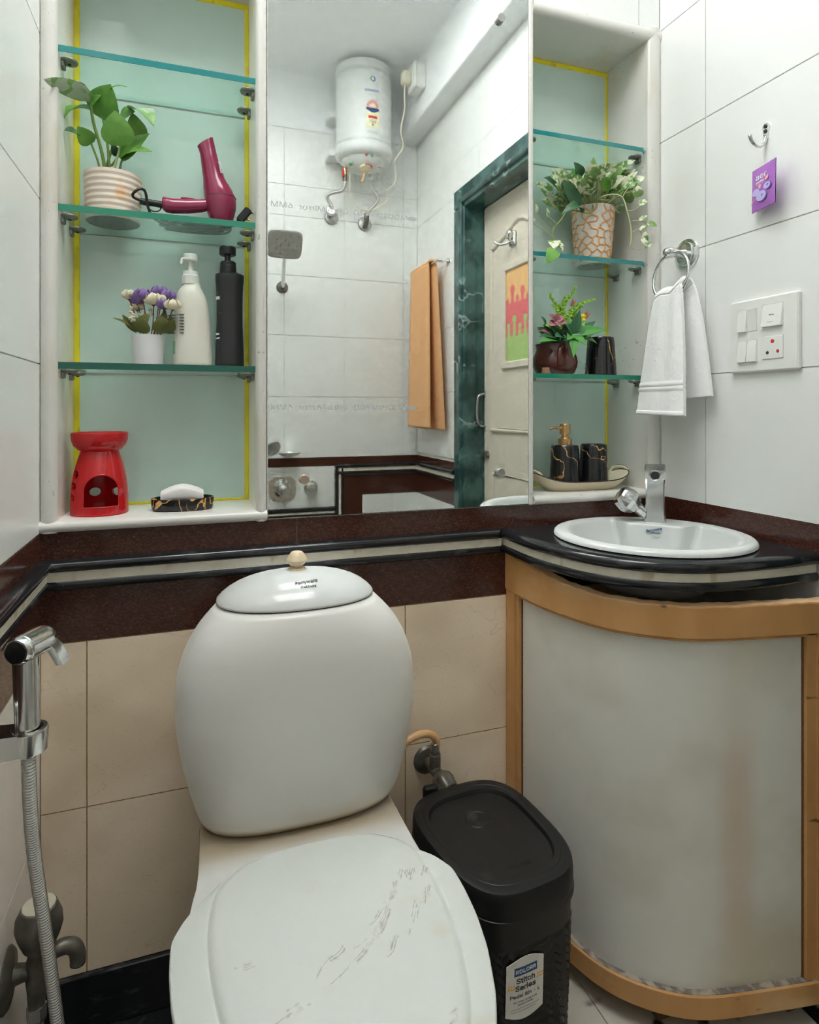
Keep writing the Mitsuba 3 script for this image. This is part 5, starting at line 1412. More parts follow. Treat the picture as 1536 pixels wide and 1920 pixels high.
tumbler((.9640, .066), dz, .0372, .0322, .104, t + '__cup')

# ------------------------------------------------------------------ right wall: towel ring, towel, hook, sachet, switch plate
t = thing('towel_ring', 'chrome towel ring with round rose on the right wall', 'towel ring')
RY, RZ_ = -.0940, 1.4985; XRING = 1.0585
put(t + '__rose', lathe([(0, 0), (.0350, 0), (.0362, .002), (.0350, .006), (.0285, .008), (.0270, .011), (.0245, .012), (.0200, .013), (0, .014)], (XR, RY, RZ_), 40, (-1, 0, 0)), 'm_chrome', 30)
put(t + '__post', lathe([(0, .010), (.0120, .012), (.0105, .020), (.0095, .036), (.0115, .044), (.0125, .052), (.0120, .060), (.0090, .066), (.0050, .0695), (0, .070)], (XR, RY, RZ_), 28, (-1, 0, 0)), 'm_chrome', 45)
put(t + '__ring', tube([(XRING + .006 * math.cos(a), RY - .004 + .0560 * math.sin(a), RZ_ - .057 + .056 * math.cos(a)) for a in np.linspace(0, 2 * math.pi, 73)], .0036, 12), 'm_chrome', True)
for a in (.6, 2.7, 4.8):
    put(t + '__rose__screw', lathe([(0, 0), (.0036, 0), (.0032, .0014), (0, .0016)], (XR - .0068, RY + .0305 * math.cos(a), RZ_ + .0305 * math.sin(a)), 12, (-1, 0, 0)), 'm_pewter', 30)


def towel(x_a, x_b, ya, yb, yta, ytb, ztop, zbot, amp, seed, nz=90, ny=64, pinch=.5, sag=0.0):
    """One hanging fall of a towel: top edge from yta to ytb, bottom edge from ya to yb."""
    r = np.random.default_rng(seed); ph = r.uniform(0, 6, 3)
    u = np.linspace(0, 1, nz)[:, None]; v = np.linspace(0, 1, ny)[None]
    k = u ** pinch
    y = (yta + (ytb - yta) * v) * (1 - k) + (ya + (yb - ya) * v) * k
    fold = amp * ((1 - .55 * u) * np.sin(v * 9 + ph[0] + .6 * u) + .6 * np.sin(v * 15 + ph[1]) * (1 - .7 * u) + .35 * np.sin(v * 4 + ph[2] + 2 * u))
    x = x_a + (x_b - x_a) * u + fold * np.minimum(1, .35 + u * 2)
    z = ztop - (ztop - zbot) * u - sag * (1 - np.abs(2 * v - 1) ** 2) * (1 - u)
    return np.stack([x + 0 * v, y + 0 * u, z + 0 * v], -1)


t = thing('hand_towel', 'white terry hand towel hanging through the chrome ring', 'towel')
zr_ = RZ_ - .138
fr = towel(1.050, 1.026, -.024, -.176, -.058, -.138, 1.4250, 1.1150, .0035, 1, pinch=.62)
nz_, ny_ = fr.shape[:2]
vv = np.linspace(0, 1, ny_)
ztop_v = 1.393 + .020 * vv ** 1.6 + .004 * np.sin(vv * 7)       # the towel bunches higher on the camera side
u_ = np.linspace(0, 1, nz_)
fr[..., 2] = ztop_v[None] * (1 - u_[:, None]) + (1.1180 - .004 * vv[None]) * u_[:, None]
for zz_ in (1.1875, 1.1770):
    fr[..., 0] -= .0035 * np.exp(-((fr[..., 2] - zz_) / .0026) ** 2)
bump_ = meshkit.fbm(fr.reshape(-1, 3) * 420, 2, 4).reshape(nz_, ny_) - .5
flat = np.exp(-((fr[..., 2] - 1.182) / .012) ** 6) + np.exp(-((fr[..., 2] - 1.119) / .008) ** 6)
fr[..., 0] += .0018 * bump_ * (1 - np.clip(flat, 0, 1))
put(t + '__front_fall', grid(fr, .008), 'm_towel', True)
bk = towel(1.078, 1.086, -.040, -.192, -.062, -.146, 1.4250, 1.150, .004, 5, pinch=.7)
bk[..., 2] = (ztop_v + .0)[None] * (1 - u_[:, None]) + (1.150 + .008 * vv[None]) * u_[:, None]
bk[..., 0] = np.minimum(bk[..., 0], 1.100)
bk[..., 0] += .0015 * (meshkit.fbm(bk.reshape(-1, 3) * 420, 2, 9).reshape(nz_, ny_) - .5)
put(t + '__rear_fall', grid(bk, .007), 'm_towel', True)
a_ = np.linspace(0, math.pi, 12)
br_ = np.stack([(fr[0, :, 0][None] + bk[0, :, 0][None]) / 2 - np.cos(a_)[:, None] * (bk[0, :, 0] - fr[0, :, 0])[None] / 2, fr[0, :, 1][None] * (1 - a_[:, None] / math.pi) + bk[0, :, 1][None] * a_[:, None] / math.pi, ztop_v[None] + .016 * np.sin(a_)[:, None]], -1)
put(t + '__fold', grid(br_, .008), 'm_towel', True)
hem = fr[-4:].copy(); hem[..., 0] -= .0012
put(t + '__hem', grid(hem, .0085), 'm_towel_flat', True)

t = thing('robe_hook', 'small chrome coat hook screwed to the right wall', 'hook')
HY = -.3085
put(t + '__plate', extr(shapely.union_all([Point(0, .010).buffer(.0075), Point(0, -.012).buffer(.0050), Polygon([(-.0075, .010), (.0075, .010), (.005, -.012), (-.005, -.012)])]), .0035, (XR, HY, 1.6995), *WALLS['right']), 'm_chrome', False)
put(t + '__prong', tube([(XR - .003, HY, 1.690), (XR - .006, HY, 1.678), (XR - .016, HY + .001, 1.668), (XR - .030, HY + .002, 1.670), (XR - .040, HY + .003, 1.681), (XR - .043, HY + .003, 1.688)], [.0036, .0034, .0038], 12, 30), 'm_chrome', True)
for z in (1.710, 1.700):
    put(t + '__screw', lathe([(0, 0), (.0042, 0), (.0036, .0018), (0, .0020)], (XR - .0034, HY, z), 14, (-1, 0, 0)), 'm_black_plastic', 30)

t = thing('scent_sachet', 'purple air freshener sachet with blueberries hanging below the hook', 'air freshener')
su, sv = np.array([-.27, -.963, 0]), np.array([.02, 0, 1.0]); sv /= np.linalg.norm(sv); su /= np.linalg.norm(su); sw = np.cross(su, sv); su *= 1.42; sv *= .92
so = np.array([1.0880, -.3230, 1.5790])
n_ = 24; uu = np.linspace(-.0260, .0260, n_); v2 = np.linspace(-.0475, .0475, n_)
puff = np.array([[.0045 * (1 - (u / .026) ** 2) * (1 - (v / .0475) ** 2) + .0006 for v in v2] for u in uu])
F_ = np.array([[so + su * u + sv * v + sw * puff[i, j] for j, v in enumerate(v2)] for i, u in enumerate(uu)])
Bk = np.array([[so + su * u + sv * v - sw * puff[i, j] for j, v in enumerate(v2)] for i, u in enumerate(uu)])
k_ = put(t + '__pouch', cat(grid(F_), grid(Bk[::-1])), 'm_sachet', True)
so2 = so + sw * .0047
dd = lambda poly, m_, part, h=.0006: put(t + '__' + part, extr(poly, h, so2, su, sv, sw), m_, False)
ell = lambda a, b, r, ry=None: affinity.scale(Point(a, b).buffer(r), 1, (ry or r) / r)
for i, (a, b, r) in enumerate([(-.0120, -.008, .0080), (.0120, -.0035, .0072), (-.0005, -.0200, .0108)]):
    dd(ell(a + .0022, b - .002, r), 'm_indigo', 'blueberry_shade', .0003)
    kk = put(t + '__blueberry', extr(ell(a, b, r), .0005, so2, su, sv, sw), 'm_lilac', False)
    if i:
        star = Polygon([((.0030 if q % 2 else .0014) * math.cos(q * math.pi / 5 + .3) + a + (.0015 if i == 1 else .002), (.0030 if q % 2 else .0014) * math.sin(q * math.pi / 5 + .3) + b + .001) for q in range(10)])
        put(kk + '__crown', extr(star, .0007, so2, su, sv, sw), 'm_indigo', False)
dd(ell(-.0035, .0020, .0026, .0048), 'm_pinkprint', 'petal', .0009)
dd(Polygon([(.008, .010), (.0095, .018), (.012, .0165), (.0135, .0205), (.0155, .016), (.0145, .011), (.011, .009)]), 'm_pinkprint', 'flower', .0009)
dd(Polygon([(-.0225, -.0290), (-.0125, -.0190), (-.0118, -.0196), (-.0220, -.0300)]), 'm_pinkprint', 'stick', .0009)
put(t + '__brand_word', cat(text('aer', .0120, so2 + su * -.001 + sv * .0230, su, sv, sw, .0004)), 'm_print_white', False)
put(t + '__subtitle', cat(text('pocket', .0040, so2 + su * -.003 + sv * .0125, su, sv, sw, .0004, True)), 'm_print_white', False)
put(t + '__scent_name', text('berry rush', .0026, so2 + su * -.003 + sv * .0082, su, sv, sw, .0004), 'm_pinkprint', False)
put(t + '__thread', tube([so + sv * .047, np.array([XR - .016, HY + .001, 1.666])], .0004, 6), 'm_print_white', True)

t = thing('switch_plate', 'white switch board with rockers and a three pin socket on the right wall', 'switch board')
sy = lambda px: -px
U_, V_w, W_w = WALLS['right']
fr_ = lambda a0, a1, z0, z1, h, part, m_='m_white_switch', b=.0012: put(t + '__' + part, bx(XR - h, XR + .001, -a1, -a0, z0, z1, b), m_, False)
fr_(.2255, .3865, 1.2070, 1.3595, .0110, 'frame', 'm_white_switch', .003)
for a0, a1, z0, z1 in [(.2485, .2945, 1.2920, 1.3390), (.3080, .3545, 1.2960, 1.3420), (.2485, .2950, 1.2280, 1.2740), (.3080, .3550, 1.2310, 1.2770)]:
    fr_(a0 - .0008, a1 + .0008, z0 - .0008, z1 + .0008, .0113, 'recess', 'm_grey_ring', .0002)


def rocker(a0, a1, z0, z1, hi, lo):
    pts = [(XR - .010, -a, z) for a in (a0, a1) for z in (z0, z1)] + [(XR - lo, -a, z0 + .001) for a in (a0 + .0008, a1 - .0008)] + [(XR - hi, -a, z1 - .001) for a in (a0 + .0008, a1 - .0008)]
    put(t + '__rocker', trimesh.convex.convex_hull(np.array(pts)), 'm_white_switch', False)


rocker(.2485, .2712, 1.2920, 1.3390, .0120, .0170); rocker(.2720, .2945, 1.2920, 1.3390, .0150, .0118)
rocker(.2485, .2712, 1.2280, 1.2740, .0120, .0170); rocker(.2718, .2950, 1.2280, 1.2740, .0120, .0170)
rocker(.3080, .3545, 1.2960, 1.3420, .0120, .0180)
put(t + '__rocker_004__mark', cat(text('50 Hz', .0028, (XR - .0152, -.3320, 1.3200), -Y, Z, -X, .0006), *[bx(XR - .0178, XR - .0165, -.3245 - i * .0032, -.3238 - i * .0032, 1.3045, 1.3055, 0) for i in range(5)]), 'm_print_grey', False)
fr_(.3080, .3550, 1.2310, 1.2770, .0128, 'socket', 'm_white_switch', .0008)
for a, z, r, m_ in [(.3320, 1.2665, .0042, 'm_socket_red'), (.3205, 1.2440, .0034, 'm_print_black'), (.3440, 1.2455, .0034, 'm_socket_red')]:
    put(t + '__socket__hole', lathe([(0, 0), (r, 0), (r, .0004), (0, .0004)], (XR - .0127, -a, z), 18, (-1, 0, 0)), m_, False)

# ------------------------------------------------------------------ seen in the mirror: door and frame
struct('door_1', 'cream panelled door with coloured glass in a green marble frame')
for z0, z1, y0, y1 in [(0, DZ, DY0 - .105, DY0 - .004), (0, DZ, DY1 + .004, DY1 + .095), (DZ + .004, DZ + .085, DY0 - .105, DY1 + .095)]:
    put('door_1__architrave', bx(XR - .012, XR + .004, y0, y1, z0, z1, .003), 'm_greenmarble', False)
for p0, p1 in [((XR - .012, DY0 - .022, 0), (XR - .012, DY0 - .022, DZ + .022)), ((XR - .012, DY1 + .022, 0), (XR - .012, DY1 + .022, DZ + .022)), ((XR - .012, DY0 - .022, DZ + .022), (XR - .012, DY1 + .022, DZ + .022))]:
    put('door_1__half_round', tube([p0, p1], .0135, 16), 'm_greenmarble', 40)
for b_ in [(XR - .010, XR + .16, DY0 - .012, DY0 + .004, 0, DZ), (XR - .010, XR + .16, DY1 - .004, DY1 + .012, 0, DZ), (XR - .010, XR + .16, DY0, DY1, DZ - .008, DZ + .006)]:
    put('door_1__jamb', bx(*b_, .002), 'm_greenmarble', False)
DX = 1.198
put('door_1__leaf', bx(DX, DX + .036, DY0 + .005, DY1 - .005, .006, DZ - .010, .002), 'm_door', False)
DM = (DY0 + DY1) / 2
arch_pts = [(-1.098, 1.043), (-1.098, 1.803), (-1.082, 1.806), (-1.045, 1.818), (-1.005, 1.828), (-.965, 1.840), (-.92, 1.862), (DM, 1.876)]
arch_pts = arch_pts + [(2 * DM - y, z) for y, z in arch_pts[::-1][1:]] + [(-1.098, 1.043)]
put('door_1__leaf__moulding', tube([(DX, y, z) for y, z in arch_pts], .0105, 10), 'm_door', 40)
put('door_1__leaf__moulding', tube([(DX, y, z) for y, z in [(-1.085, .12), (-1.085, .86), (2 * DM + 1.085, .86), (2 * DM + 1.085, .12), (-1.085, .12)]], .0105, 10), 'm_door', 40)
w0, w1, wz0, wz1 = -1.004, 2 * DM + 1.004, 1.292, 1.712
for b_ in [(w0, w0 + .036, wz0, wz1), (w1 - .036, w1, wz0, wz1), (w0, w1, wz0, wz0 + .030), (w0, w1, wz1 - .028, wz1)]:
    put('door_1__leaf__window_frame', bx(DX - .012, DX + .002, *b_, .004), 'm_door', False)


def bulbs(items):
    """Round headed interlocking tongues: (y, neck z, head z, head radius)."""
    return shapely.union_all([sbox(-y - r * .55, min(za_, zb_), -y + r * .55, max(za_, zb_)).union(Point(-y, zb_).buffer(r)) for y, za_, zb_, r in items])


up_red = bulbs([(w0 + .045, 1.545, 1.560, .012), (w0 + .085, 1.545, 1.605, .019), (w0 + .125, 1.545, 1.566, .012), (w0 + .165, 1.545, 1.590, .017), (w0 + .205, 1.545, 1.560, .012), (w0 + .24, 1.545, 1.585, .015)])
up_green = bulbs([(w0 + .055, 1.430, 1.462, .013), (w0 + .100, 1.430, 1.486, .016), (w0 + .145, 1.430, 1.455, .012), (w0 + .185, 1.430, 1.480, .015), (w0 + .225, 1.430, 1.458, .012)])
down_red = bulbs([(w0 + .036, 1.46, 1.430, .010), (w0 + .078, 1.46, 1.428, .010), (w0 + .122, 1.46, 1.426, .011), (w0 + .165, 1.46, 1.430, .010), (w0 + .205, 1.46, 1.428, .010)])
pane = sbox(-w1 + .02, wz0 + .02, -w0 - .02, wz1 - .02)
green = sbox(-w1, wz0, -w0, 1.438).union(up_green).difference(down_red).intersection(pane)
red = sbox(-w1, 1.438, -w0, 1.552).union(up_red).union(down_red).difference(up_green).intersection(pane)
orange = pane.difference(green).difference(red)
for pl, m_, part in [(red, 'm_glass_red', 'red_glass'), (orange, 'm_glass_orange', 'orange_glass'), (green, 'm_glass_green', 'green_glass')]:
    put(f'door_1__leaf__{part}', extr(pl, .003, (DX - .0005, 0, 0), *WALLS['right']), m_, False)
t = 'door_1__leaf__handle'
hy = -1.168
put(t, tube([(DX - .004, hy, 1.196), (DX - .030, hy - .002, 1.185), (DX - .036, hy - .004, 1.150), (DX - .036, hy - .004, 1.100), (DX - .030, hy - .002, 1.068), (DX - .004, hy, 1.056)], [.0052, .0062, .0052], 12, 40), 'm_pewter', True)
for z in (1.201, 1.050):
    put(t, bx(DX - .005, DX + .001, hy - .008, hy + .010, z - .013, z + .013, .002), 'm_pewter', False)
t = 'door_1__leaf__latch'
put(t, bx(DX - .018, DX + .001, -1.176, -1.128, .925, .951, .003), 'm_old_metal', False)
put(t, tube([(DX - .010, -1.196, .938), (DX - .010, -1.120, .938)], .005, 12), 'm_pewter', 40)
t = 'door_1__leaf__coat_hook'
put(t, bx(DX - .014, DX + .001, -.936, -.890, 1.776, 1.834, .005), 'm_chrome', 30)
put(t, lathe([(0, 0), (.019, 0), (.0185, .016), (.014, .021), (0, .022)], (DX - .010, -.912, 1.818), 24, (-1, 0, 0)), 'm_steel', 35)
for sg in (-1, 1):
    put(t, tube([(DX - .012, -.912 + sg * .008, 1.795), (DX - .030, -.912 + sg * .026, 1.786), (DX - .046, -.912 + sg * .046, 1.790), (DX - .055, -.912 + sg * .060, 1.806)], [.006, .0045], 12, 24), 'm_chrome', True)

# ------------------------------------------------------------------ seen in the mirror: orange towel on its rail
t = thing('towel_rail', 'slim chrome rail carrying the orange towel in the mirror', 'towel rail')
put(t + '__bar', tube([(1.058, -1.372, 1.812), (1.058, -1.740, 1.812)], .0045, 12), 'm_chrome', 40)
for y in (-1.374, -1.735):
    put(t + '__bracket', cat(tube([(XR, y, 1.812), (1.056, y, 1.812)], .0050, 12), lathe([(0, 0), (.017, 0), (.016, .005), (0, .006)], (XR, y, 1.812), 24, (-1, 0, 0))), 'm_chrome', 35)
t = thing('bath_towel', 'orange terry bath towel hanging near the door in the mirror', 'towel')
fa = towel(1.046, 1.036, -1.715, -1.405, -1.690, -1.455, 1.8180, 1.044, .0038, 3, 110, 60, .8)
fa[..., 0] += .004 * (meshkit.fbm(fa.reshape(-1, 3) * 150, 2, 3).reshape(fa.shape[:2]) - .5)
fa[..., 0] += -.003 * np.exp(-((fa[..., 2] - 1.125) / .004) ** 2) - .003 * np.exp(-((fa[..., 2] - 1.145) / .003) ** 2)
put(t + '__front_fall', grid(fa, .009), 'm_towel_orange', True)
fb_ = towel(1.070, 1.084, -1.700, -1.352, -1.690, -1.420, 1.8180, 1.036, .004, 8, 110, 60, .8)
put(t + '__rear_fall', grid(fb_, .009), 'm_towel_orange', True)
tops = np.stack([(fa[0, :, 0] + fb_[0, :, 0])[None] / 2 - np.cos(a_)[:, None] * (fb_[0, :, 0] - fa[0, :, 0])[None] / 2, fa[0, :, 1][None] * (1 - a_[:, None] / math.pi) + fb_[0, :, 1][None] * a_[:, None] / math.pi, fa[0, :, 2][None] + .012 * np.sin(a_)[:, None]], -1)
put(t + '__fold', grid(tops, .009), 'm_towel_orange', True)

# ------------------------------------------------------------------ seen in the mirror: water heater and its plumbing
t = thing('water_heater', 'white cylindrical water heater on the wall opposite the mirror', 'water heater')
GX, GY = .780, -1.632


def hl(prof, n=72):
    return lathe(prof, (GX, GY, 0), n)


put(t + '__tank', hl([(0, 2.380), (.1320, 2.380), (.1325, 2.386), (.1325, 2.712), (.131, 2.716), (0, 2.716)]), 'm_heater', 35)
put(t + '__top_cover', hl([(0, 2.716), (.1330, 2.716), (.1365, 2.720), (.1365, 2.745), (.1320, 2.756), (.115, 2.762), (0, 2.766)]), 'm_heater', 40)
put(t + '__band', hl([(.1320, 2.704), (.1345, 2.7045), (.1348, 2.7165), (.1320, 2.717)]), 'm_grey_ring', 40)
put(t + '__band', hl([(.1320, 2.371), (.1345, 2.3715), (.1348, 2.3885), (.1320, 2.389)]), 'm_grey_ring', 40)
put(t + '__bottom_cover', hl([(0, 2.377), (.1355, 2.377), (.1385, 2.372), (.1390, 2.352), (.1350, 2.337), (.1240, 2.327), (.1120, 2.322), (.1060, 2.322), (.1000, 2.312), (.0840, 2.294), (.0620, 2.281), (.035, 2.275), (0, 2.2735)]), 'm_heater', 45)


def on_tank(poly, z0, m_, part, h=.0008, ang=0.0, R=.1326):
    """A flat print bent round the tank; x runs to the viewer's right when facing the heater."""
    ms = strips(poly, h)
    return wrap(ms, z0, m_, part, ang, R)


def wrap(ms, z0, m_, part, ang=0.0, R=.1326):
    v = ms.vertices.copy(); a = ang + v[:, 0] / R
    r = R + v[:, 2]
    out = np.stack([GX - r * np.sin(a), GY + r * np.cos(a), z0 + v[:, 1]], -1)
    m = tm(out, ms.faces.copy())
    if m.volume < 0:
        m.invert()
    return put(t + '__' + part, m, m_, False)


aL = -.06
ringp = Point(0, 0).buffer(.0125).difference(Point(0, 0).buffer(.0080))
on_tank(ringp.intersection(sbox(-.02, -.02, 0, .02)), 2.660, 'm_print_violet', 'logo_half', ang=aL)
on_tank(ringp.intersection(sbox(0.001, -.02, .02, .02)), 2.660, 'm_print_green', 'logo_half', ang=aL)
tx = meshkit.text_mesh('Radiance', .0115, .0008); tx.apply_translation([-.030, 0, 0])
wrap(tx, 2.601, 'm_print_violet', 'name_print', ang=aL)
lz = 2.552
on_tank(sbox(-.031, -.118, .031, -.035), lz, 'm_print_cream', 'energy_label', .0006, aL)
on_tank(Polygon([(-.031, -.036)] + [(.031 * -math.cos(a), -.030 + .040 * math.sin(a)) for a in np.linspace(0, math.pi, 24)] + [(.031, -.036)]), lz, 'm_print_pink', 'energy_label__dial', .0007, aL)
on_tank(Polygon([(.016 * -math.cos(a), -.024 + .018 * math.sin(a)) for a in np.linspace(0, math.pi, 24)]), lz, 'm_print_cream', 'energy_label__dial_centre', .0009, aL)
on_tank(Polygon([(-.031, -.028), (.031, -.028), (.031, -.036), (.008, -.048), (-.008, -.048), (-.031, -.036)]), lz, 'm_print_blue', 'energy_label__band', .0009, aL)
on_tank(sbox(-.021, -.076, .021, -.064), lz, 'm_print_red', 'energy_label__red_bar', .0009, aL)
on_tank(shapely.union_all([sbox(-.018, -.084, .014, -.082), sbox(-.018, -.090, .018, -.088), sbox(-.018, -.096, .010, -.094)]), lz, 'm_print_grey', 'energy_label__text_lines', .0009, aL)
on_tank(Point(0, -.105).buffer(.005), lz, 'm_print_grey', 'energy_label__stamp', .0009, aL)
on_tank(sbox(-.025, 0, .025, .009), 2.4090, 'm_grey_ring', 'rating_strip', .0008, aL)
for dx, m_ in ((-.015, 'm_print_red'), (.012, 'm_print_green')):
    put(t + '__indicator_lamp', lathe([(0, -.001), (.0055, -.001), (.0050, .002), (0, .003)], (GX - dx * -1.0, GY + .1030, 2.3165), 16, (0, .75, -.66)), m_, 40)
put(t + '__thermostat_dial', lathe([(0, -.004), (.026, -.004), (.0265, .003), (.022, .007), (.008, .008), (0, .008)], (GX - .006, GY + .050, 2.2760), 32, (0, .22, -.97)), 'm_print_cream', 40)
put(t + '__thermostat_arc', tube([(GX - .006 + .031 * math.cos(a), GY + .050 + .031 * math.sin(a), 2.2765 + .006 * math.sin(a)) for a in np.linspace(.2, 1.9, 14)], .0022, 8), 'm_print_red', True)
put(t + '__inlet_mark', lathe([(0, -.003), (.009, -.003), (.009, .0015), (0, .0015)], (GX - .076, GY + .045, 2.2860), 20, (-.4, .3, -.87)), 'm_print_green', 40)
put(t + '__outlet_mark', tube([(GX + .055 + .014 * math.cos(a), GY + .055 + .010 * math.sin(a), 2.281) for a in np.linspace(.3, 1.8, 8)], .002, 8), 'm_print_red', True)
for z in (2.560, 2.375):
    put(t + '__wall_bracket', bx(GX - .158, GX - .095, YF, GY - .060, z - .016, z + .016, .002), 'm_heater', False)
put(t + '__drain_pipe', tube([(GX - .006, GY + .03, 2.274), (GX - .008, GY + .035, 2.250), (GX - .020, GY + .035, 2.212)], .0055, 10, 12), 'm_hose_orange', True)
t = thing('heater_inlet_hose', 'braided hose with red lever from the heater down to the left wall pipe', 'hose')
put(t + '__hose', corrugated([(.694, -1.66, 2.262), (.693, -1.66, 2.215), (.684, -1.665, 2.190), (.640, -1.690, 2.178), (.615, -1.700, 2.162), (.632, -1.715, 2.135), (.640, -1.735, 2.105)], .0085, .005), 'm_steel', True)
put(t + '__nut', lathe([(0, 0), (.012, 0), (.012, .030), (0, .030)], (.694, -1.66, 2.232), 8), 'm_old_metal', False)
put(t + '__lever', bx(.676, .686, -1.655, -1.640, 2.245, 2.282, .003), 'm_socket_red', False)
put(t + '__valve', lathe([(0, 0), (.0105, 0), (.0105, .035), (.008, .045), (0, .045)], (.694, -1.66, 2.252), 16), 'm_gold_metal', 35)
put(t + '__flange', lathe([(0, 0), (.0345, 0), (.0355, .004), (.031, .010), (.014, .014), (0, .014)], (.655, YF, 2.088), 36, (0, 1, 0)), 'm_pewter', 35)
put(t + '__stopcock', lathe([(0, 0), (.012, 0), (.014, .015), (.024, .028), (.026, .045), (.022, .056), (0, .058)], (.648, YF + .010, 2.100), 24, (-.10, 1, .15)), 'm_steel', 40)
t = thing('heater_outlet_hose', 'braided hose from the heater to the right wall pipe elbow', 'hose')
put(t + '__hose', corrugated([(.822, -1.66, 2.275), (.821, -1.66, 2.235), (.836, -1.665, 2.205), (.866, -1.68, 2.172), (.850, -1.70, 2.140), (.826, -1.715, 2.110), (.822, -1.735, 2.085)], .0085, .005), 'm_steel', True)
put(t + '__nut', lathe([(0, 0), (.0135, 0), (.0135, .034), (.011, .038), (0, .038)], (.822, -1.66, 2.247), 8), 'm_steel', False)
put(t + '__flange', lathe([(0, 0), (.0345, 0), (.0355, .004), (.031, .010), (.014, .014), (0, .014)], (.826, YF, 2.072), 36, (0, 1, 0)), 'm_pewter', 35)
put(t + '__elbow', tube([(.826, YF + .004, 2.062), (.824, YF + .035, 2.060), (.822, YF + .055, 2.072), (.822, YF + .056, 2.105)], .0125, 14, 24), 'm_old_metal', True)

t = thing('wall_socket_box', 'white surface socket box with plug high on the beam in the mirror', 'socket')
put(t + '__box', bx(.968, 1.018, -1.498, -1.408, 2.615, 2.728, .006), 'm_white_plastic', 30)
put(t + '__cover', bx(.958, .970, -1.502, -1.404, 2.611, 2.732, .004), 'm_white_plastic', 30)
put(t + '__plug', bx(.916, .960, -1.485, -1.440, 2.640, 2.700, .008), 'm_cord_cream', 30)
put(t + '__conduit', bx(1.004, 1.018, -1.470, -1.436, 2.728, ZC, .003), 'm_white_plastic', False)
put(t + '__power_cord', tube([(.935, -1.462, 2.648), (.934, -1.475, 2.610), (.945, -1.51, 2.535), (.940, -1.545, 2.455), (.958, -1.57, 2.395), (.925, -1.60, 2.330), (.940, -1.62, 2.275), (.925, -1.64, 2.225), (.903, -1.66, 2.205), (.916, -1.67, 2.185), (.905, -1.68, 2.160), (.855, -1.70, 2.125), (.800, -1.71, 2.120), (.745, -1.70, 2.150), (.722, -1.68, 2.200), (.718, -1.655, 2.285)], .0042, 8, 120), 'm_cord_cream', True)

# ------------------------------------------------------------------ seen in the mirror: shower, mixer, soap dish
t = thing('wall_shower', 'square chrome shower head on a curved wall arm in the mirror', 'shower head')
put(t + '__wall_flange', lathe([(0, 0), (.027, 0), (.028, .004), (.022, .012), (0, .013)], (.412, YF, 1.724), 32, (0, 1, 0)), 'm_old_metal', 35)
put(t + '__arm', tube([(.412, YF, 1.724), (.410, YF + .05, 1.728), (.404, YF + .10, 1.752), (.395, YF + .19, 1.806), (.388, YF + .25, 1.842)], .0085, 14, 40), 'm_chrome', True)
hn = np.array([.02, .86, -.50]); hn /= np.linalg.norm(hn); hu = np.cross(Z, hn); hu /= np.linalg.norm(hu); hv = np.cross(hn, hu)
hc = np.array([.386, YF + .275, 1.862])
rp = lambda k, w: np.array([hc + hu * p[0] * k + hv * p[1] * k * .82 + hn * w for p in sup(.078, .078, 5, (0, 0), 0, 56)])
put(t + '__head', loft([rp(.15, -.030), rp(.35, -.026), rp(.80, -.016), rp(.97, -.008), rp(1.0, -.002), rp(.99, .004), rp(.95, .006)]), 'm_chrome', 30)
put(t + '__head__nozzle_plate', loft([rp(.93, .005), rp(.92, .0075), rp(.90, .008)]), 'm_steel', 30)
for i in range(7):
    for j in range(5):
        if (i + j) % 2 == 0:
            put(t + '__head__nozzle', lathe([(0, 0), (.0030, 0), (.0022, .003), (0, .003)], hc + hu * (i - 3) * .018 + hv * (j - 2) * .021 + hn * .0078, 8, hn), 'm_black_plastic', False)
t = thing('shower_mixer', 'chrome shower mixer with lever on a faceted plate in the mirror', 'mixer tap')
MX, MZ = .4130, .7470
oct_ = Polygon([(-.062, -.036), (-.040, -.056), (.040, -.056), (.062, -.036), (.066, 0), (.062, .036), (.040, .056), (-.040, .056), (-.062, .036), (-.066, 0)])
put(t + '__plate', extr(oct_, .008, (MX, YF, MZ), *WALLS['front']), 'm_chrome', False)
put(t + '__dome', lathe([(.042, 0), (.044, .010), (.040, .018), (.033, .020), (.033, .010), (0, .010)], (MX, YF + .007, MZ), 40, (0, 1, 0)), 'm_chrome', 35)
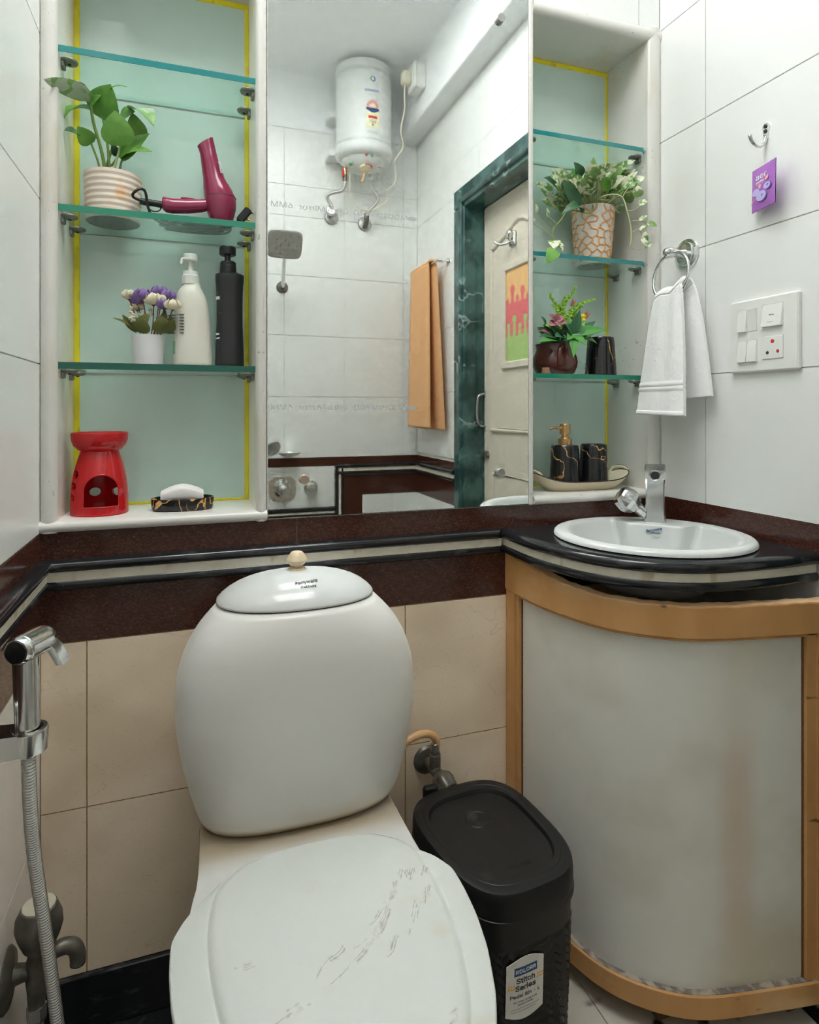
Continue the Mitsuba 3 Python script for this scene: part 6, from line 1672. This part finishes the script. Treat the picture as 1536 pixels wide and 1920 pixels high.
put(t + '__knob', lathe([(0, .010), (.020, .010), (.024, .030), (.0245, .050), (.021, .060), (.012, .064), (0, .065)], (MX - .003, YF + .007, MZ), 36, (0, 1, 0)), 'm_steel', 40)
put(t + '__lever', tube([(MX, YF + .045, MZ + .020), (MX + .001, YF + .055, MZ + .040), (MX + .002, YF + .060, MZ + .062)], [.0045, .0040, .0050], 10, 14), 'm_chrome', True)
t = thing('diverter_knob', 'round chrome control knob right of the shower mixer in the mirror', 'knob')
put(t + '__rose', lathe([(0, 0), (.034, 0), (.035, .006), (.030, .012), (0, .013)], (.5520, YF, .7470), 36, (0, 1, 0)), 'm_chrome', 35)
put(t + '__knob', lathe([(0, .012), (.020, .012), (.0215, .016), (.0265, .040), (.0260, .054), (.022, .058), (0, .060)], (.5500, YF, .7470), 10, (0, 1, 0)), 'm_steel', False)
t = thing('chrome_soap_dish', 'shallow chrome wall dish above the shower mixer in the mirror', 'soap dish')
put(t + '__dish', loft([np.array([(x, y, z) for x, y, z in sup(.052 * k, .042 * k, 2, (.440, YF + .052), .906 + zz_, 48)]) for k, zz_ in [(.3, 0), (.7, .003), (.95, .011), (1.0, .016), (.97, .0165), (.9, .012), (.6, .006), (.1, .005)]]), 'm_steel', 45)
put(t + '__stem', tube([(.440, YF, .924), (.440, YF + .030, .922)], .007, 12), 'm_chrome', 40)
t = thing('hand_shower', 'chrome rimmed hand shower at the left edge of the mirror', 'hand shower')
ha_ = np.array([.35, .70, -.60]); ha_ /= np.linalg.norm(ha_)
put(t + '__head', lathe([(0, 0), (.020, 0), (.044, .006), (.046, .010), (.046, .030), (.043, .033), (0, .034)], (.340, YF + .085, .962), 40, ha_), 'm_chrome', 30)
put(t + '__handle', tube([(.335, YF + .08, .962), (.300, YF + .05, .955), (.250, YF + .035, .940), (.225, YF + .03, .92)], [.012, .0105, .0105], 12, 20), 'm_chrome', True)
put(t + '__holder', cat(tube([(.275, YF, .946), (.275, YF + .045, .946)], .011, 14), lathe([(0, 0), (.020, 0), (.020, .005), (0, .006)], (.275, YF, .946), 24, (0, 1, 0))), 'm_chrome', 35)

#@@MORE@@
